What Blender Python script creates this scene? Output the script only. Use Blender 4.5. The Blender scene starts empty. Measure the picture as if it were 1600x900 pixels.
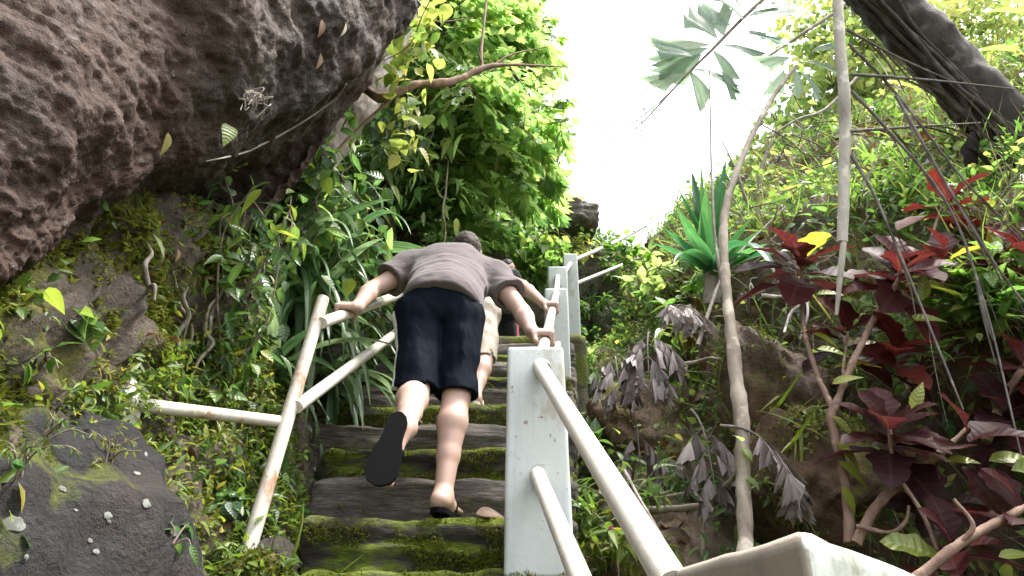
import bpy, bmesh, math, random
import numpy as np
from mathutils import Vector, Matrix

rng = np.random.default_rng(11)
random.seed(11)
SC = bpy.context.scene
COL = SC.collection

# ------------------------------------------------------------------ camera, sky, sun, exposure
PITCH = math.radians(25.0)
FPX = 1100.0                       # focal length in pixels of a 1600 wide picture
cam_d = bpy.data.cameras.new('camera')
cam_d.sensor_width = 36.0
cam_d.lens = 36.0 * FPX / 1600.0
cam_d.clip_start = 0.02
cam_d.clip_end = 2000.0
cam = bpy.data.objects.new('camera', cam_d)
COL.objects.link(cam)
cam.location = (0, 0, 0)           # the eye is the origin of the scene
cam.rotation_euler = (math.radians(90) + PITCH, 0, 0)
SC.camera = cam

SUN_EL, SUN_AZ = math.radians(66), math.radians(80)      # azimuth clockwise from +Y
world = bpy.data.worlds.new('World')
SC.world = world
world.use_nodes = True
wn, wl = world.node_tree.nodes, world.node_tree.links
wn.clear()
sky = wn.new('ShaderNodeTexSky')
sky.sky_type = 'NISHITA'
sky.sun_disc = False
sky.sun_elevation = SUN_EL
sky.sun_rotation = SUN_AZ
sky.air_density = 1.4
sky.dust_density = 4.0
hsv = wn.new('ShaderNodeHueSaturation')
hsv.inputs['Saturation'].default_value = 0.30            # a white, thinly overcast sky
bg = wn.new('ShaderNodeBackground')
bg.inputs['Strength'].default_value = 0.15
wo = wn.new('ShaderNodeOutputWorld')
wl.new(sky.outputs[0], hsv.inputs['Color'])
wl.new(hsv.outputs[0], bg.inputs['Color'])
wl.new(bg.outputs[0], wo.inputs['Surface'])

sun_d = bpy.data.lights.new('sun', 'SUN')
sun_d.energy = 1.5
sun_d.angle = math.radians(9)
sun_d.color = (1.0, 0.95, 0.87)
sun = bpy.data.objects.new('sun', sun_d)
COL.objects.link(sun)
sd = Vector((math.sin(SUN_AZ) * math.cos(SUN_EL), math.cos(SUN_AZ) * math.cos(SUN_EL), math.sin(SUN_EL)))
sun.rotation_euler = (-sd).to_track_quat('-Z', 'Y').to_euler()

SC.view_settings.view_transform = 'Standard'
SC.view_settings.look = 'None'
SC.view_settings.exposure = 2.35
SC.view_settings.gamma = 1.0
SC.view_settings.use_curve_mapping = False
SC.render.engine = 'CYCLES'
SC.cycles.max_bounces = 8
SC.cycles.diffuse_bounces = 6
SC.cycles.glossy_bounces = 2
SC.cycles.transmission_bounces = 4
SC.cycles.use_denoising = True

# ------------------------------------------------------------------ helpers
cP, sP = math.cos(PITCH), math.sin(PITCH)


def at(px, py, y):
    """The point seen at a pixel of the 1600x900 picture, at forward distance y."""
    a, b = (px - 800) / FPX, (450 - py) / FPX
    dy, dz = cP - b * sP, sP + b * cP
    return np.array([a, dy, dz]) * (y / dy)


def proj(P):
    P = np.atleast_2d(P)
    d = P[:, 1] * cP + P[:, 2] * sP
    u = -P[:, 1] * sP + P[:, 2] * cP
    return 800 + FPX * P[:, 0] / d, 450 - FPX * u / d, d


_perm = np.random.default_rng(3).permutation(256).astype(np.int64)
_perm = np.concatenate([_perm, _perm, _perm])
_g3 = np.random.default_rng(4).normal(size=(256, 3))
_g3 /= np.linalg.norm(_g3, axis=1)[:, None]


def perlin(P):
    P = np.asarray(P, dtype=np.float64)
    I = np.floor(P).astype(np.int64)
    f = P - I
    I &= 255
    w = f * f * f * (f * (f * 6 - 15) + 10)
    out = 0
    for dx in (0, 1):
        wx = w[:, 0] if dx else 1 - w[:, 0]
        for dy in (0, 1):
            wy = w[:, 1] if dy else 1 - w[:, 1]
            for dz in (0, 1):
                wz = w[:, 2] if dz else 1 - w[:, 2]
                h = _perm[_perm[_perm[I[:, 0] + dx] + I[:, 1] + dy] + I[:, 2] + dz]
                g = _g3[h]
                out = out + wx * wy * wz * (g[:, 0] * (f[:, 0] - dx) + g[:, 1] * (f[:, 1] - dy) + g[:, 2] * (f[:, 2] - dz))
    return out * 1.6


def fbm(P, octv=4, ridged=False):
    P = np.asarray(P, dtype=np.float64)
    a, s, out = 1.0, 1.0, 0
    for o in range(octv):
        n = perlin(P * s + 17.3 * o)
        out = out + a * ((0.5 - np.abs(n)) if ridged else n)
        a *= 0.5
        s *= 2.03
    return out


def norm(v):
    v = np.asarray(v, dtype=float)
    return v / (np.linalg.norm(v, axis=-1, keepdims=True) + 1e-9)


class MB:
    """collects faces and builds them as one mesh object; leaf = (across, along, tint) per vertex"""

    def __init__(self):
        self.v, self.f4, self.f3, self.a, self.n = [], [], [], [], 0
        self.m4, self.m3 = [], []

    def add(self, v, f, leaf=None, mi=0):
        v = np.asarray(v, dtype=float)
        f = np.asarray(f, dtype=np.int64)
        if leaf is None:
            leaf = np.zeros((len(v), 3))
        self.v.append(v)
        self.a.append(np.asarray(leaf, dtype=float))
        if f.shape[1] == 4:
            self.f4.append(f + self.n)
            self.m4.append(np.full(len(f), mi))
        else:
            self.f3.append(f + self.n)
            self.m3.append(np.full(len(f), mi))
        self.n += len(v)

    def build(self, name, mat, parent=None, smooth=True):
        me = bpy.data.meshes.new(name)
        V = np.concatenate(self.v)
        A = np.concatenate(self.a)
        F4 = np.concatenate(self.f4) if self.f4 else np.zeros((0, 4), np.int64)
        F3 = np.concatenate(self.f3) if self.f3 else np.zeros((0, 3), np.int64)
        me.vertices.add(len(V))
        me.vertices.foreach_set('co', V.astype(np.float32).ravel())
        loops = np.concatenate([F4.ravel(), F3.ravel()]).astype(np.int32)
        me.loops.add(len(loops))
        me.loops.foreach_set('vertex_index', loops)
        npoly = len(F4) + len(F3)
        me.polygons.add(npoly)
        starts = np.concatenate([np.arange(len(F4)) * 4, len(F4) * 4 + np.arange(len(F3)) * 3]).astype(np.int32)
        me.polygons.foreach_set('loop_start', starts)
        me.polygons.foreach_set('use_smooth', np.full(npoly, smooth))
        mats = mat if isinstance(mat, (list, tuple)) else [mat]
        for m in mats:
            me.materials.append(m)
        if len(mats) > 1:
            mi = np.concatenate(self.m4 + self.m3).astype(np.int32)
            me.polygons.foreach_set('material_index', mi)
        at_ = me.attributes.new('leaf', 'FLOAT_VECTOR', 'POINT')
        at_.data.foreach_set('vector', A.astype(np.float32).ravel())
        me.update(calc_edges=True)
        me.validate()
        o = bpy.data.objects.new(name, me)
        COL.objects.link(o)
        if parent is not None:
            adopt(o, parent)
        return o


def adopt(o, parent):
    o.parent = parent
    w = parent.location.copy()
    p = parent.parent
    if p is None:
        o.matrix_parent_inverse = Matrix.Translation(-w)
    return o


def tag(o, label, cat, group=None, kind=None):
    o['label'] = label
    o['category'] = cat
    if group:
        o['group'] = group
    if kind:
        o['kind'] = kind
    return o


def struct(o):
    o['kind'] = 'structure'
    return o


def thing(name, label, cat, loc=(0, 0, 0), group=None):
    o = bpy.data.objects.new(name, None)
    COL.objects.link(o)
    o.location = tuple(float(c) for c in loc)
    o.empty_display_size = 0.1
    return tag(o, label, cat, group)


def spline(pts, n):
    """Catmull-Rom through pts, n samples"""
    P = np.asarray(pts, dtype=float)
    if len(P) == 2:
        t = np.linspace(0, 1, n)[:, None]
        return P[0] * (1 - t) + P[1] * t
    Q = np.vstack([2 * P[0] - P[1], P, 2 * P[-1] - P[-2]])
    t = np.linspace(0, len(P) - 1 - 1e-9, n)
    i = np.floor(t).astype(int)
    u = (t - i)[:, None]
    a, b, c, d = Q[i], Q[i + 1], Q[i + 2], Q[i + 3]
    return 0.5 * (2 * b + (c - a) * u + (2 * a - 5 * b + 4 * c - d) * u ** 2 + (3 * b - a - 3 * c + d) * u ** 3)


def tube(mb, pts, radii, seg=8, n=None, rough=0.0, cap=True, freq=8.0, mi=0, smooth_path=True):
    n = n or max(2, len(pts) * 5)
    radii = np.asarray(radii, dtype=float) * np.ones(len(pts))
    P = spline(np.column_stack([np.asarray(pts, dtype=float), radii]), n)
    R = np.maximum(P[:, 3], 0.0004)
    P = P[:, :3]
    T = norm(np.gradient(P, axis=0))
    u = np.cross(T[0], [0.13, 0.9, 0.31])
    if np.linalg.norm(u) < 0.1:
        u = np.cross(T[0], [1, 0, 0])
    u = norm(u)
    U = []
    for k in range(n):
        u = norm(u - np.dot(u, T[k]) * T[k])
        U.append(u)
    U = np.array(U)
    W = np.cross(T, U)
    a = np.arange(seg) * 2 * math.pi / seg
    D = np.cos(a)[None, :, None] * U[:, None, :] + np.sin(a)[None, :, None] * W[:, None, :]
    V = P[:, None, :] + D * R[:, None, None]
    V = V.reshape(-1, 3)
    if rough > 0:
        disp = fbm(V * freq, 3) * rough
        V = V + D.reshape(-1, 3) * (disp * np.repeat(R, seg))[:, None]
    i = np.arange(n - 1)[:, None] * seg
    j = np.arange(seg)[None, :]
    F = np.stack([i + j, i + (j + 1) % seg, i + seg + (j + 1) % seg, i + seg + j], -1).reshape(-1, 4)
    A = np.zeros((n * seg, 3))
    A[:, 0] = np.tile(np.arange(seg) / seg, n)
    A[:, 1] = np.repeat(np.linspace(0, 1, n), seg)
    A[:, 2] = 0.5
    mb.add(V, F, A, mi)
    if cap:
        for idx, c in ((0, P[0]), (n - 1, P[-1])):
            ring = V[idx * seg:(idx + 1) * seg]
            vv = np.vstack([ring, c[None]])
            jj = np.arange(seg)
            k = (jj + 1) % seg
            ff = np.stack([jj, k, np.full(seg, seg)], -1) if idx else np.stack([k, jj, np.full(seg, seg)], -1)
            mb.add(vv, ff, np.full((seg + 1, 3), 0.5), mi)


def wobble(a, b, n=5, amp=0.05, sag=0.0, seed=None):
    r = np.random.default_rng(seed if seed is not None else int(rng.integers(1e9)))
    a, b = np.asarray(a, float), np.asarray(b, float)
    t = np.linspace(0, 1, n)[:, None]
    P = a * (1 - t) + b * t
    off = r.normal(size=(n, 3)) * amp
    off[0] = off[-1] = 0
    P = P + off
    P[:, 2] -= sag * (4 * t[:, 0] * (1 - t[:, 0]))
    return P


# ------------------------------------------------------------------ leaves
def grid_faces(nr, nc):
    i = np.arange(nr - 1)[:, None] * nc
    j = np.arange(nc - 1)[None, :]
    return np.stack([i + j, i + j + 1, i + nc + j + 1, i + nc + j], -1).reshape(-1, 4)


def leaf_tpl(rows, width, fold=0.2, droop=0.25, curl=0.0):
    """a blade of length 1 along +Y, rows+1 cross rows of three points; width(v) is the half width"""
    v = np.linspace(0, 1, rows + 1)
    V, A = [], []
    for t in v:
        w = width(t)
        for u in (-1, 0, 1):
            V.append((u * w, t, abs(u) * w * fold - droop * t * t + curl * u * w * math.sin(9 * t)))
            A.append((u, t, 0))
    return np.array(V), grid_faces(rows + 1, 3), np.array(A, float)


OVATE = leaf_tpl(3, lambda t: 0.30 * (math.sin(math.pi * min(1, t ** 0.75)) + 0.02))
OVATE_HI = leaf_tpl(6, lambda t: 0.30 * (math.sin(math.pi * min(1, t ** 0.72)) + 0.015), 0.22, 0.3)
HEART = leaf_tpl(6, lambda t: 0.42 * (math.sin(math.pi * min(1, (t * 0.93 + 0.07) ** 0.6)) + 0.01), 0.18, 0.3)
LANCE = leaf_tpl(3, lambda t: 0.13 * (math.sin(math.pi * min(1, t ** 0.7)) + 0.02), 0.3, 0.3)
LANCE_HI = leaf_tpl(6, lambda t: 0.15 * (math.sin(math.pi * min(1, t ** 0.7)) + 0.02), 0.3, 0.35)
BLADE = leaf_tpl(3, lambda t: 0.035 * (1 - t) ** 0.6 + 0.001, 0.3, 0.45)
CROTON = leaf_tpl(14, lambda t: 0.05 + 0.20 * math.sin(math.pi * min(1, t ** 1.25)) + 0.045 * math.sin(5 * math.pi * t + 0.5) * math.sin(math.pi * t)
                  if 0.03 < t < 0.97 else (0.02 if t < 0.5 else 0.01), 0.35, 0.32, 0.10)


def fishtail(seed, jag=0.16):
    r = np.random.default_rng(seed)
    V, A = [], []
    nc = 6
    for k, t in enumerate((0, 0.35, 0.7, 1.0)):
        for c in range(nc):
            u = c / (nc - 1) * 2 - 1
            w = 0.02 + 0.26 * t ** 0.9
            y = t * (0.82 + 0.22 * u)
            if k == 3:
                y += jag * (0.5 - r.random()) + (0.10 if c % 2 else -0.06)
            V.append((u * w, y, 0.035 * t * (1 if c % 2 else -1) - 0.22 * t * t))
            A.append((u, t, 0))
    return np.array(V), grid_faces(4, nc), np.array(A, float)


FISH = [fishtail(s) for s in range(5)]


def place(mb, tpl, pos, dirs, ups, sx, sy, tint, mi=0):
    pos, dirs = np.atleast_2d(pos), norm(np.atleast_2d(dirs))
    M = len(pos)
    ups = np.broadcast_to(np.asarray(ups, float), (M, 3))
    X = np.cross(dirs, ups)
    bad = np.linalg.norm(X, axis=1) < 1e-3
    X[bad] = np.cross(dirs[bad], [0.3, 0.7, 0.2])
    X = norm(X)
    Z = np.cross(X, dirs)
    V, F, A = tpl
    sx = np.broadcast_to(np.asarray(sx, float), (M,))
    sy = np.broadcast_to(np.asarray(sy, float), (M,))
    tint = np.broadcast_to(np.asarray(tint, float), (M,))
    W = (V[None, :, 0, None] * sx[:, None, None] * X[:, None, :] + V[None, :, 1, None] * sy[:, None, None] * dirs[:, None, :]
         + V[None, :, 2, None] * sy[:, None, None] * Z[:, None, :] + pos[:, None, :])
    nv = len(V)
    FF = F[None] + (np.arange(M) * nv)[:, None, None]
    AA = np.repeat(A[None], M, 0).copy()
    AA[:, :, 2] = tint[:, None]
    mb.add(W.reshape(-1, 3), FF.reshape(-1, F.shape[1]), AA.reshape(-1, 3), mi)


def strap(mb, base, d, length, width, droop, tint, n=12, twist=0.0, fold=0.35, mi=0, tipw=0.0, kink=None):
    """a long strap leaf that bends towards the ground"""
    d = norm(d)
    p = np.array(base, float)
    P, D = [], []
    step = length / n
    for k in range(n + 1):
        P.append(p.copy())
        D.append(d.copy())
        g = droop * (1.0 + 1.2 * k / n)
        if kink and k == int(kink * n):
            g += 7
        d = norm(d + np.array([0, 0, -1]) * g * step)
        p = p + d * step
    P, D = np.array(P), np.array(D)
    side = norm(np.cross(D, [0, 0, 1.0]) + 1e-4)
    if twist:
        a = np.linspace(0, twist, n + 1)[:, None]
        side = norm(side * np.cos(a) + np.cross(D, side) * np.sin(a))
    up = np.cross(side, D)
    t = np.linspace(0, 1, n + 1)
    w = width * 0.5 * np.minimum(1, (0.55 + 1.3 * t)) * np.clip((1 - t) / 0.55, tipw, 1) ** 0.75
    V = np.stack([P - side * w[:, None] + up * (w * fold)[:, None], P, P + side * w[:, None] + up * (w * fold)[:, None]], 1)
    A = np.zeros((n + 1, 3, 3))
    A[:, 0, 0], A[:, 2, 0] = -1, 1
    A[:, :, 1] = t[:, None]
    A[:, :, 2] = tint
    mb.add(V.reshape(-1, 3), grid_faces(n + 1, 3), A.reshape(-1, 3), mi)


def rdir(n, r=rng):
    return norm(r.normal(size=(n, 3)))


# ------------------------------------------------------------------ materials
class NT:
    def __init__(self, name):
        self.m = bpy.data.materials.new(name)
        self.m.use_nodes = True
        self.t = self.m.node_tree
        self.t.nodes.clear()
        self.out = self.n('ShaderNodeOutputMaterial')

    def n(self, kind, **kw):
        nd = self.t.nodes.new(kind)
        for k, v in kw.items():
            setattr(nd, k, v)
        return nd

    def link(self, a, b):
        self.t.links.new(a, b)

    def put(self, sock, val):
        if hasattr(val, 'is_output'):
            self.link(val, sock)
        elif isinstance(val, (tuple, list)) and len(val) == 3 and sock.type == 'RGBA':
            sock.default_value = (*val, 1)
        else:
            sock.default_value = val

    def coord(self, scale=(1, 1, 1), kind='Object'):
        tc = self.n('ShaderNodeTexCoord')
        mp = self.n('ShaderNodeMapping')
        mp.inputs['Scale'].default_value = scale
        self.link(tc.outputs[kind], mp.inputs[0])
        return mp.outputs[0]

    def noise(self, vec, scale, detail=6, rough=0.6, dist=0.0):
        nd = self.n('ShaderNodeTexNoise')
        self.link(vec, nd.inputs['Vector'])
        nd.inputs['Scale'].default_value = scale
        nd.inputs['Detail'].default_value = detail
        nd.inputs['Roughness'].default_value = rough
        nd.inputs['Distortion'].default_value = dist
        return nd.outputs['Fac']

    def ramp(self, fac, stops, interp='LINEAR'):
        nd = self.n('ShaderNodeValToRGB')
        cr = nd.color_ramp
        cr.interpolation = interp
        while len(cr.elements) < len(stops):
            cr.elements.new(0.5)
        for e, (p, c) in zip(cr.elements, stops):
            e.position = p
            e.color = (*c, 1) if isinstance(c, (tuple, list)) else (c, c, c, 1)
        self.put(nd.inputs[0], fac)
        return nd.outputs[0]

    def mix(self, fac, a, b, mode='MIX'):
        nd = self.n('ShaderNodeMix', data_type='RGBA', blend_type=mode)
        self.put(nd.inputs[0], fac)
        self.put(nd.inputs[6], a)
        self.put(nd.inputs[7], b)
        return nd.outputs[2]

    def math(self, op, a, b=0.0, c=0.0):
        nd = self.n('ShaderNodeMath', operation=op)
        self.put(nd.inputs[0], a)
        self.put(nd.inputs[1], b)
        self.put(nd.inputs[2], c)
        return nd.outputs[0]

    def bump(self, h, strength=0.5, dist=0.02, normal=None):
        nd = self.n('ShaderNodeBump')
        nd.inputs['Strength'].default_value = strength
        nd.inputs['Distance'].default_value = dist
        self.link(h, nd.inputs['Height'])
        if normal is not None:
            self.link(normal, nd.inputs['Normal'])
        return nd.outputs[0]

    def bsdf(self, color, rough=0.7, normal=None, spec=0.4, **kw):
        nd = self.n('ShaderNodeBsdfPrincipled')
        self.put(nd.inputs['Base Color'], color)
        self.put(nd.inputs['Roughness'], rough)
        self.put(nd.inputs['Specular IOR Level'], spec)
        for k, v in kw.items():
            self.put(nd.inputs[k], v)
        if normal is not None:
            self.link(normal, nd.inputs['Normal'])
        return nd.outputs[0]

    def done(self, sh):
        self.link(sh, self.out.inputs['Surface'])
        return self.m


def leafmat(name, cols, trans=0.45, rough=0.42, vein=0.25, bumpy=0.25, side=9.0, gain=2.2, spots=None, spec=0.45, stria=0.0):
    """tint (attribute leaf.z) picks the leaf's own colour; midrib and side veins lighter; light passes through"""
    k = NT(name)
    a = k.n('ShaderNodeAttribute', attribute_name='leaf')
    sp = k.n('ShaderNodeSeparateXYZ')
    k.link(a.outputs['Vector'], sp.inputs[0])
    u, v, tn = sp.outputs
    nn = len(cols)
    col = k.ramp(tn, [(i / (nn - 1), c) for i, c in enumerate(cols)])
    au = k.math('ABSOLUTE', u)
    mid = k.math('LESS_THAN', au, 0.09)
    ph = k.math('MULTIPLY_ADD', v, side * 6.283, k.math('MULTIPLY', au, -5.0))
    sv = k.math('GREATER_THAN', k.math('SINE', ph), 0.86)
    vm = k.math('MAXIMUM', mid, k.math('MULTIPLY', sv, 0.5))
    oc = k.coord((1, 1, 1))
    ns = k.noise(oc, 22, 3)
    col = k.mix(k.math('MULTIPLY', vm, vein), col, k.mix(0.5, col, (0.55, 0.55, 0.25)))
    col = k.mix(0.55, col, k.mix(ns, k.mix(1.0, col, (0.55, 0.55, 0.5), 'MULTIPLY'), k.mix(1.0, col, (1.5, 1.4, 1.3), 'MULTIPLY')))
    if stria:
        st = k.math('SINE', k.math('MULTIPLY_ADD', u, 42.0, k.math('MULTIPLY', ns, 9.0)))
        col = k.mix(k.math('MULTIPLY', k.math('MULTIPLY_ADD', st, 0.5, 0.5), stria), col, k.mix(1.0, col, (0.35, 0.33, 0.33), 'MULTIPLY'))
    if spots:
        col = k.mix(k.ramp(k.noise(oc, 30, 4), [(0.62, 0.0), (0.70, 1.0)]), col, spots)
    ph2 = k.math('SINE', ph)
    bp = k.bump(k.math('ADD', ph2, k.math('MULTIPLY', au, 2.0)), bumpy, 0.004)
    d = k.bsdf(col, rough, bp, spec)
    tr = k.n('ShaderNodeBsdfTranslucent')
    tc = k.mix(1.0, col, (gain, gain * 1.02, gain * 0.85), 'MULTIPLY')
    k.link(tc, tr.inputs['Color'])
    mx = k.n('ShaderNodeMixShader')
    mx.inputs[0].default_value = trans
    k.link(d, mx.inputs[1])
    k.link(tr.outputs[0], mx.inputs[2])
    return k.done(mx.outputs[0])


def rockmat(name, dark, mid, light, scale=3.0, moss=None, mosscol=((0.05, 0.07, 0.012), (0.13, 0.14, 0.02)), bump=0.8, stretch=(1, 1, 1), wet=0.75, rust=None, rustcut=0.56, grit=None):
    k = NT(name)
    oc = k.coord(stretch)
    n1 = k.noise(oc, scale, 9, 0.65)
    n2 = k.noise(oc, scale * 7, 8, 0.7)
    n3 = k.noise(oc, scale * 30, 5, 0.7)
    f = k.math('MULTIPLY_ADD', n2, 0.55, k.math('MULTIPLY', n1, 0.55))
    col = k.ramp(f, [(0.34, dark), (0.53, mid), (0.74, light)])
    if rust:
        col = k.mix(k.ramp(k.noise(oc, scale * 0.6, 6), [(rustcut - 0.12, 0.0), (rustcut + 0.1, 1.0)]), col, k.mix(n2, k.mix(1.0, rust, (0.5, 0.5, 0.5), 'MULTIPLY'), rust))
    col = k.mix(k.ramp(n3, [(0.35, 0.55), (0.6, 0.0)]), col, k.mix(1.0, col, (0.35, 0.33, 0.33), 'MULTIPLY'))
    if grit:
        n5 = k.noise(oc, scale * 26, 6, 0.75)
        col = k.mix(k.ramp(k.math('ADD', n5, k.math('MULTIPLY', k.math('SUBTRACT', n2, 0.5), 0.5)), [(0.60, 0.0), (0.68, 0.75)]), col, grit)
    rough = wet
    if moss is not None:
        nm = k.noise(oc, scale * 0.8, 8, 0.7)
        geo = k.n('ShaderNodeNewGeometry')
        sp = k.n('ShaderNodeSeparateXYZ')
        k.link(geo.outputs['Normal'], sp.inputs[0])
        mf = k.math('MULTIPLY_ADD', sp.outputs[2], 0.10, nm)
        mm = k.ramp(mf, [(moss, 0.0), (moss + 0.09, 1.0)])
        mcol = k.ramp(k.noise(oc, scale * 14, 5, 0.7), [(0.3, mosscol[0]), (0.68, mosscol[1])])
        col = k.mix(mm, col, mcol)
        rough = k.math('MULTIPLY_ADD', mm, 0.2, wet)
    h = k.math('MULTIPLY_ADD', n3, 0.25, k.math('MULTIPLY_ADD', n2, 0.6, n1))
    bp = k.bump(h, bump, 0.05)
    return k.done(k.bsdf(col, rough, bp, 0.35))


def barkmat(name, dark, light, ring=0.0, scale=14, moss=None):
    k = NT(name)
    a = k.n('ShaderNodeAttribute', attribute_name='leaf')
    oc = k.coord((1, 1, 0.35))
    n1 = k.noise(oc, scale, 8, 0.7)
    n2 = k.noise(k.coord((1, 1, 1)), scale * 0.3, 6)
    f = k.math('MULTIPLY_ADD', n2, 0.5, k.math('MULTIPLY', n1, 0.5))
    col = k.ramp(f, [(0.36, dark), (0.62, light)])
    n3 = k.noise(k.coord((1, 1, 1)), scale * 0.55, 6)
    col = k.mix(k.ramp(n3, [(0.56, 0.0), (0.64, 0.6)]), col, tuple(min(1, c * 1.5 + 0.03) for c in light))
    if ring:
        sp = k.n('ShaderNodeSeparateXYZ')
        k.link(a.outputs['Vector'], sp.inputs[0])
        rg = k.math('SINE', k.math('MULTIPLY_ADD', sp.outputs[1], ring * 6.283, k.math('MULTIPLY', n2, 3.0)))
        col = k.mix(k.ramp(rg, [(0.8, 0.0), (1.0, 0.6)]), col, dark)
    if moss:
        mcol = k.ramp(n1, [(0.3, (0.05, 0.07, 0.01)), (0.7, (0.14, 0.15, 0.03))])
        col = k.mix(k.ramp(n3, [(moss, 0.0), (moss + 0.06, 1.0)]), col, mcol)
    return k.done(k.bsdf(col, 0.8, k.bump(n1, 0.6, 0.02), 0.25))


def paintmat(name, base, stain, cut=0.6, scale=5.0, rough=0.55, chips=None, low=None):
    k = NT(name)
    oc = k.coord((1, 1, 0.6))
    n1 = k.noise(oc, scale, 9, 0.7)
    n2 = k.noise(k.coord(), scale * 9, 6, 0.7)
    streak = k.noise(k.coord((9, 9, 0.8)), scale * 0.5, 6, 0.6)
    col = k.mix(k.ramp(n1, [(0.35, 0.0), (0.75, 0.55)]), base, tuple(c * 0.78 for c in base))
    col = k.mix(k.ramp(streak, [(0.5, 0.0), (0.72, 0.45)]), col, tuple(c * 0.62 for c in base))
    col = k.mix(k.ramp(n1, [(cut, 0.0), (cut + 0.07, 1.0)]), col, stain)
    if chips:
        col = k.mix(k.ramp(n2, [(0.63, 0.0), (0.66, 1.0)]), col, chips)
    if low is not None:
        sp = k.n('ShaderNodeSeparateXYZ')
        k.link(k.coord(), sp.inputs[0])
        lf = k.math('ADD', k.math('MULTIPLY', k.math('SUBTRACT', low, sp.outputs[2]), 1.6), k.math('MULTIPLY', k.math('SUBTRACT', n1, 0.5), 2.2))
        col = k.mix(k.ramp(lf, [(0.0, 0.0), (0.35, 0.85)]), col, (0.10, 0.105, 0.05))
    bp = k.bump(k.math('ADD', n1, k.math('MULTIPLY', n2, 0.4)), 0.35, 0.008)
    return k.done(k.bsdf(col, rough, bp, 0.4))


M = {}
M['overhang'] = rockmat('overhang_rock', (0.006, 0.0048, 0.004), (0.026, 0.0185, 0.0145), (0.09, 0.072, 0.061), 1.6, bump=0.8, rust=(0.066, 0.031, 0.0175), rustcut=0.46, grit=(0.16, 0.145, 0.135))
M['boulder'] = rockmat('dark_boulder', (0.006, 0.006, 0.007), (0.017, 0.0165, 0.0175), (0.060, 0.057, 0.057), 4.0, moss=0.60, bump=1.0, rust=(0.08, 0.05, 0.035), rustcut=0.6)
M['bank'] = rockmat('bank_rock', (0.036, 0.026, 0.019), (0.13, 0.098, 0.07), (0.32, 0.26, 0.20), 2.4, moss=0.57, mosscol=((0.05, 0.055, 0.012), (0.17, 0.165, 0.03)), bump=0.9, rust=(0.15, 0.085, 0.042), rustcut=0.5)
M['soil'] = rockmat('mossy_soil', (0.016, 0.012, 0.009), (0.065, 0.049, 0.034), (0.18, 0.145, 0.105), 3.2, moss=0.50, mosscol=((0.03, 0.035, 0.006), (0.14, 0.13, 0.022)), bump=0.9)
M['cliff'] = rockmat('far_cliff', (0.045, 0.04, 0.035), (0.16, 0.14, 0.12), (0.38, 0.34, 0.30), 1.4, moss=0.58, bump=0.8)
M['step_rock'] = rockmat('step_stone', (0.026, 0.021, 0.018), (0.11, 0.092, 0.082), (0.31, 0.27, 0.24), 2.2, stretch=(1, 1.5, 7), bump=0.8, moss=0.72)
M['step_moss'] = rockmat('mossy_step', (0.016, 0.013, 0.010), (0.045, 0.038, 0.03), (0.11, 0.10, 0.085), 2.6, stretch=(1, 1.3, 4), bump=0.8, moss=0.47, mosscol=((0.04, 0.060, 0.006), (0.17, 0.215, 0.018)))
M['ground'] = rockmat('forest_soil', (0.02, 0.017, 0.012), (0.06, 0.05, 0.035), (0.12, 0.11, 0.06), 1.0, moss=0.5)
M['post'] = paintmat('white_painted_concrete', (0.49, 0.52, 0.51), (0.36, 0.335, 0.285), 0.57, 4.0, 0.6, chips=(0.22, 0.20, 0.175), low=0.10)
M['wall'] = paintmat('raw_concrete', (0.30, 0.26, 0.21), (0.20, 0.16, 0.12), 0.58, 5.0, 0.75, chips=(0.2, 0.17, 0.13))  # end post's left face: brown base paints its shade, stains on top
M['rail'] = paintmat('cream_painted_pipe', (0.58, 0.54, 0.475), (0.42, 0.30, 0.20), 0.64, 7.0, 0.38, chips=(0.34, 0.24, 0.16))
M['railrust'] = paintmat('rusty_painted_pipe', (0.54, 0.49, 0.43), (0.32, 0.19, 0.115), 0.545, 8.0, 0.5, chips=(0.20, 0.10, 0.05))
M['plaster'] = paintmat('splashed_plaster', (0.55, 0.53, 0.5), (0.25, 0.22, 0.2), 0.55, 12.0, 0.8)
M['bark_pale'] = barkmat('pale_bark', (0.12, 0.095, 0.075), (0.36, 0.31, 0.25), ring=0, scale=16)
M['bark_grey'] = barkmat('grey_bark', (0.10, 0.085, 0.072), (0.30, 0.26, 0.225), scale=18)
M['bark_dark'] = barkmat('dark_bark', (0.012, 0.009, 0.008), (0.055, 0.044, 0.038), scale=20)
M['bark_red'] = barkmat('shrub_bark', (0.10, 0.06, 0.045), (0.26, 0.17, 0.125), scale=22)
M['twig'] = barkmat('twig', (0.07, 0.05, 0.04), (0.22, 0.17, 0.13), scale=30)
M['deadstem'] = barkmat('dead_stem', (0.20, 0.17, 0.14), (0.50, 0.46, 0.41), scale=14)
M['deadrib'] = barkmat('dead_rib', (0.06, 0.05, 0.05), (0.20, 0.17, 0.155), scale=30)
M['root'] = barkmat('root', (0.10, 0.08, 0.06), (0.30, 0.26, 0.20), scale=24, moss=0.55)
M['thatch'] = barkmat('shaggy_palm_trunk', (0.05, 0.042, 0.036), (0.32, 0.28, 0.25), scale=9)
M['palm'] = leafmat('palm_leaf', [(0.035, 0.09, 0.028), (0.075, 0.155, 0.045), (0.14, 0.215, 0.07), (0.23, 0.27, 0.10)], 0.6, 0.4, 0.12, 0.25, 0.0, gain=2.7)
M['small'] = leafmat('small_leaf', [(0.018, 0.045, 0.016), (0.035, 0.085, 0.022), (0.07, 0.14, 0.025), (0.17, 0.20, 0.03)], 0.4, 0.4, 0.2, 0.25, 6)
M['fern'] = leafmat('fern_leaf', [(0.03, 0.06, 0.010), (0.06, 0.12, 0.015), (0.12, 0.17, 0.02), (0.22, 0.20, 0.03)], 0.4, 0.5, 0.1, 0.25, 0)
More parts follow.
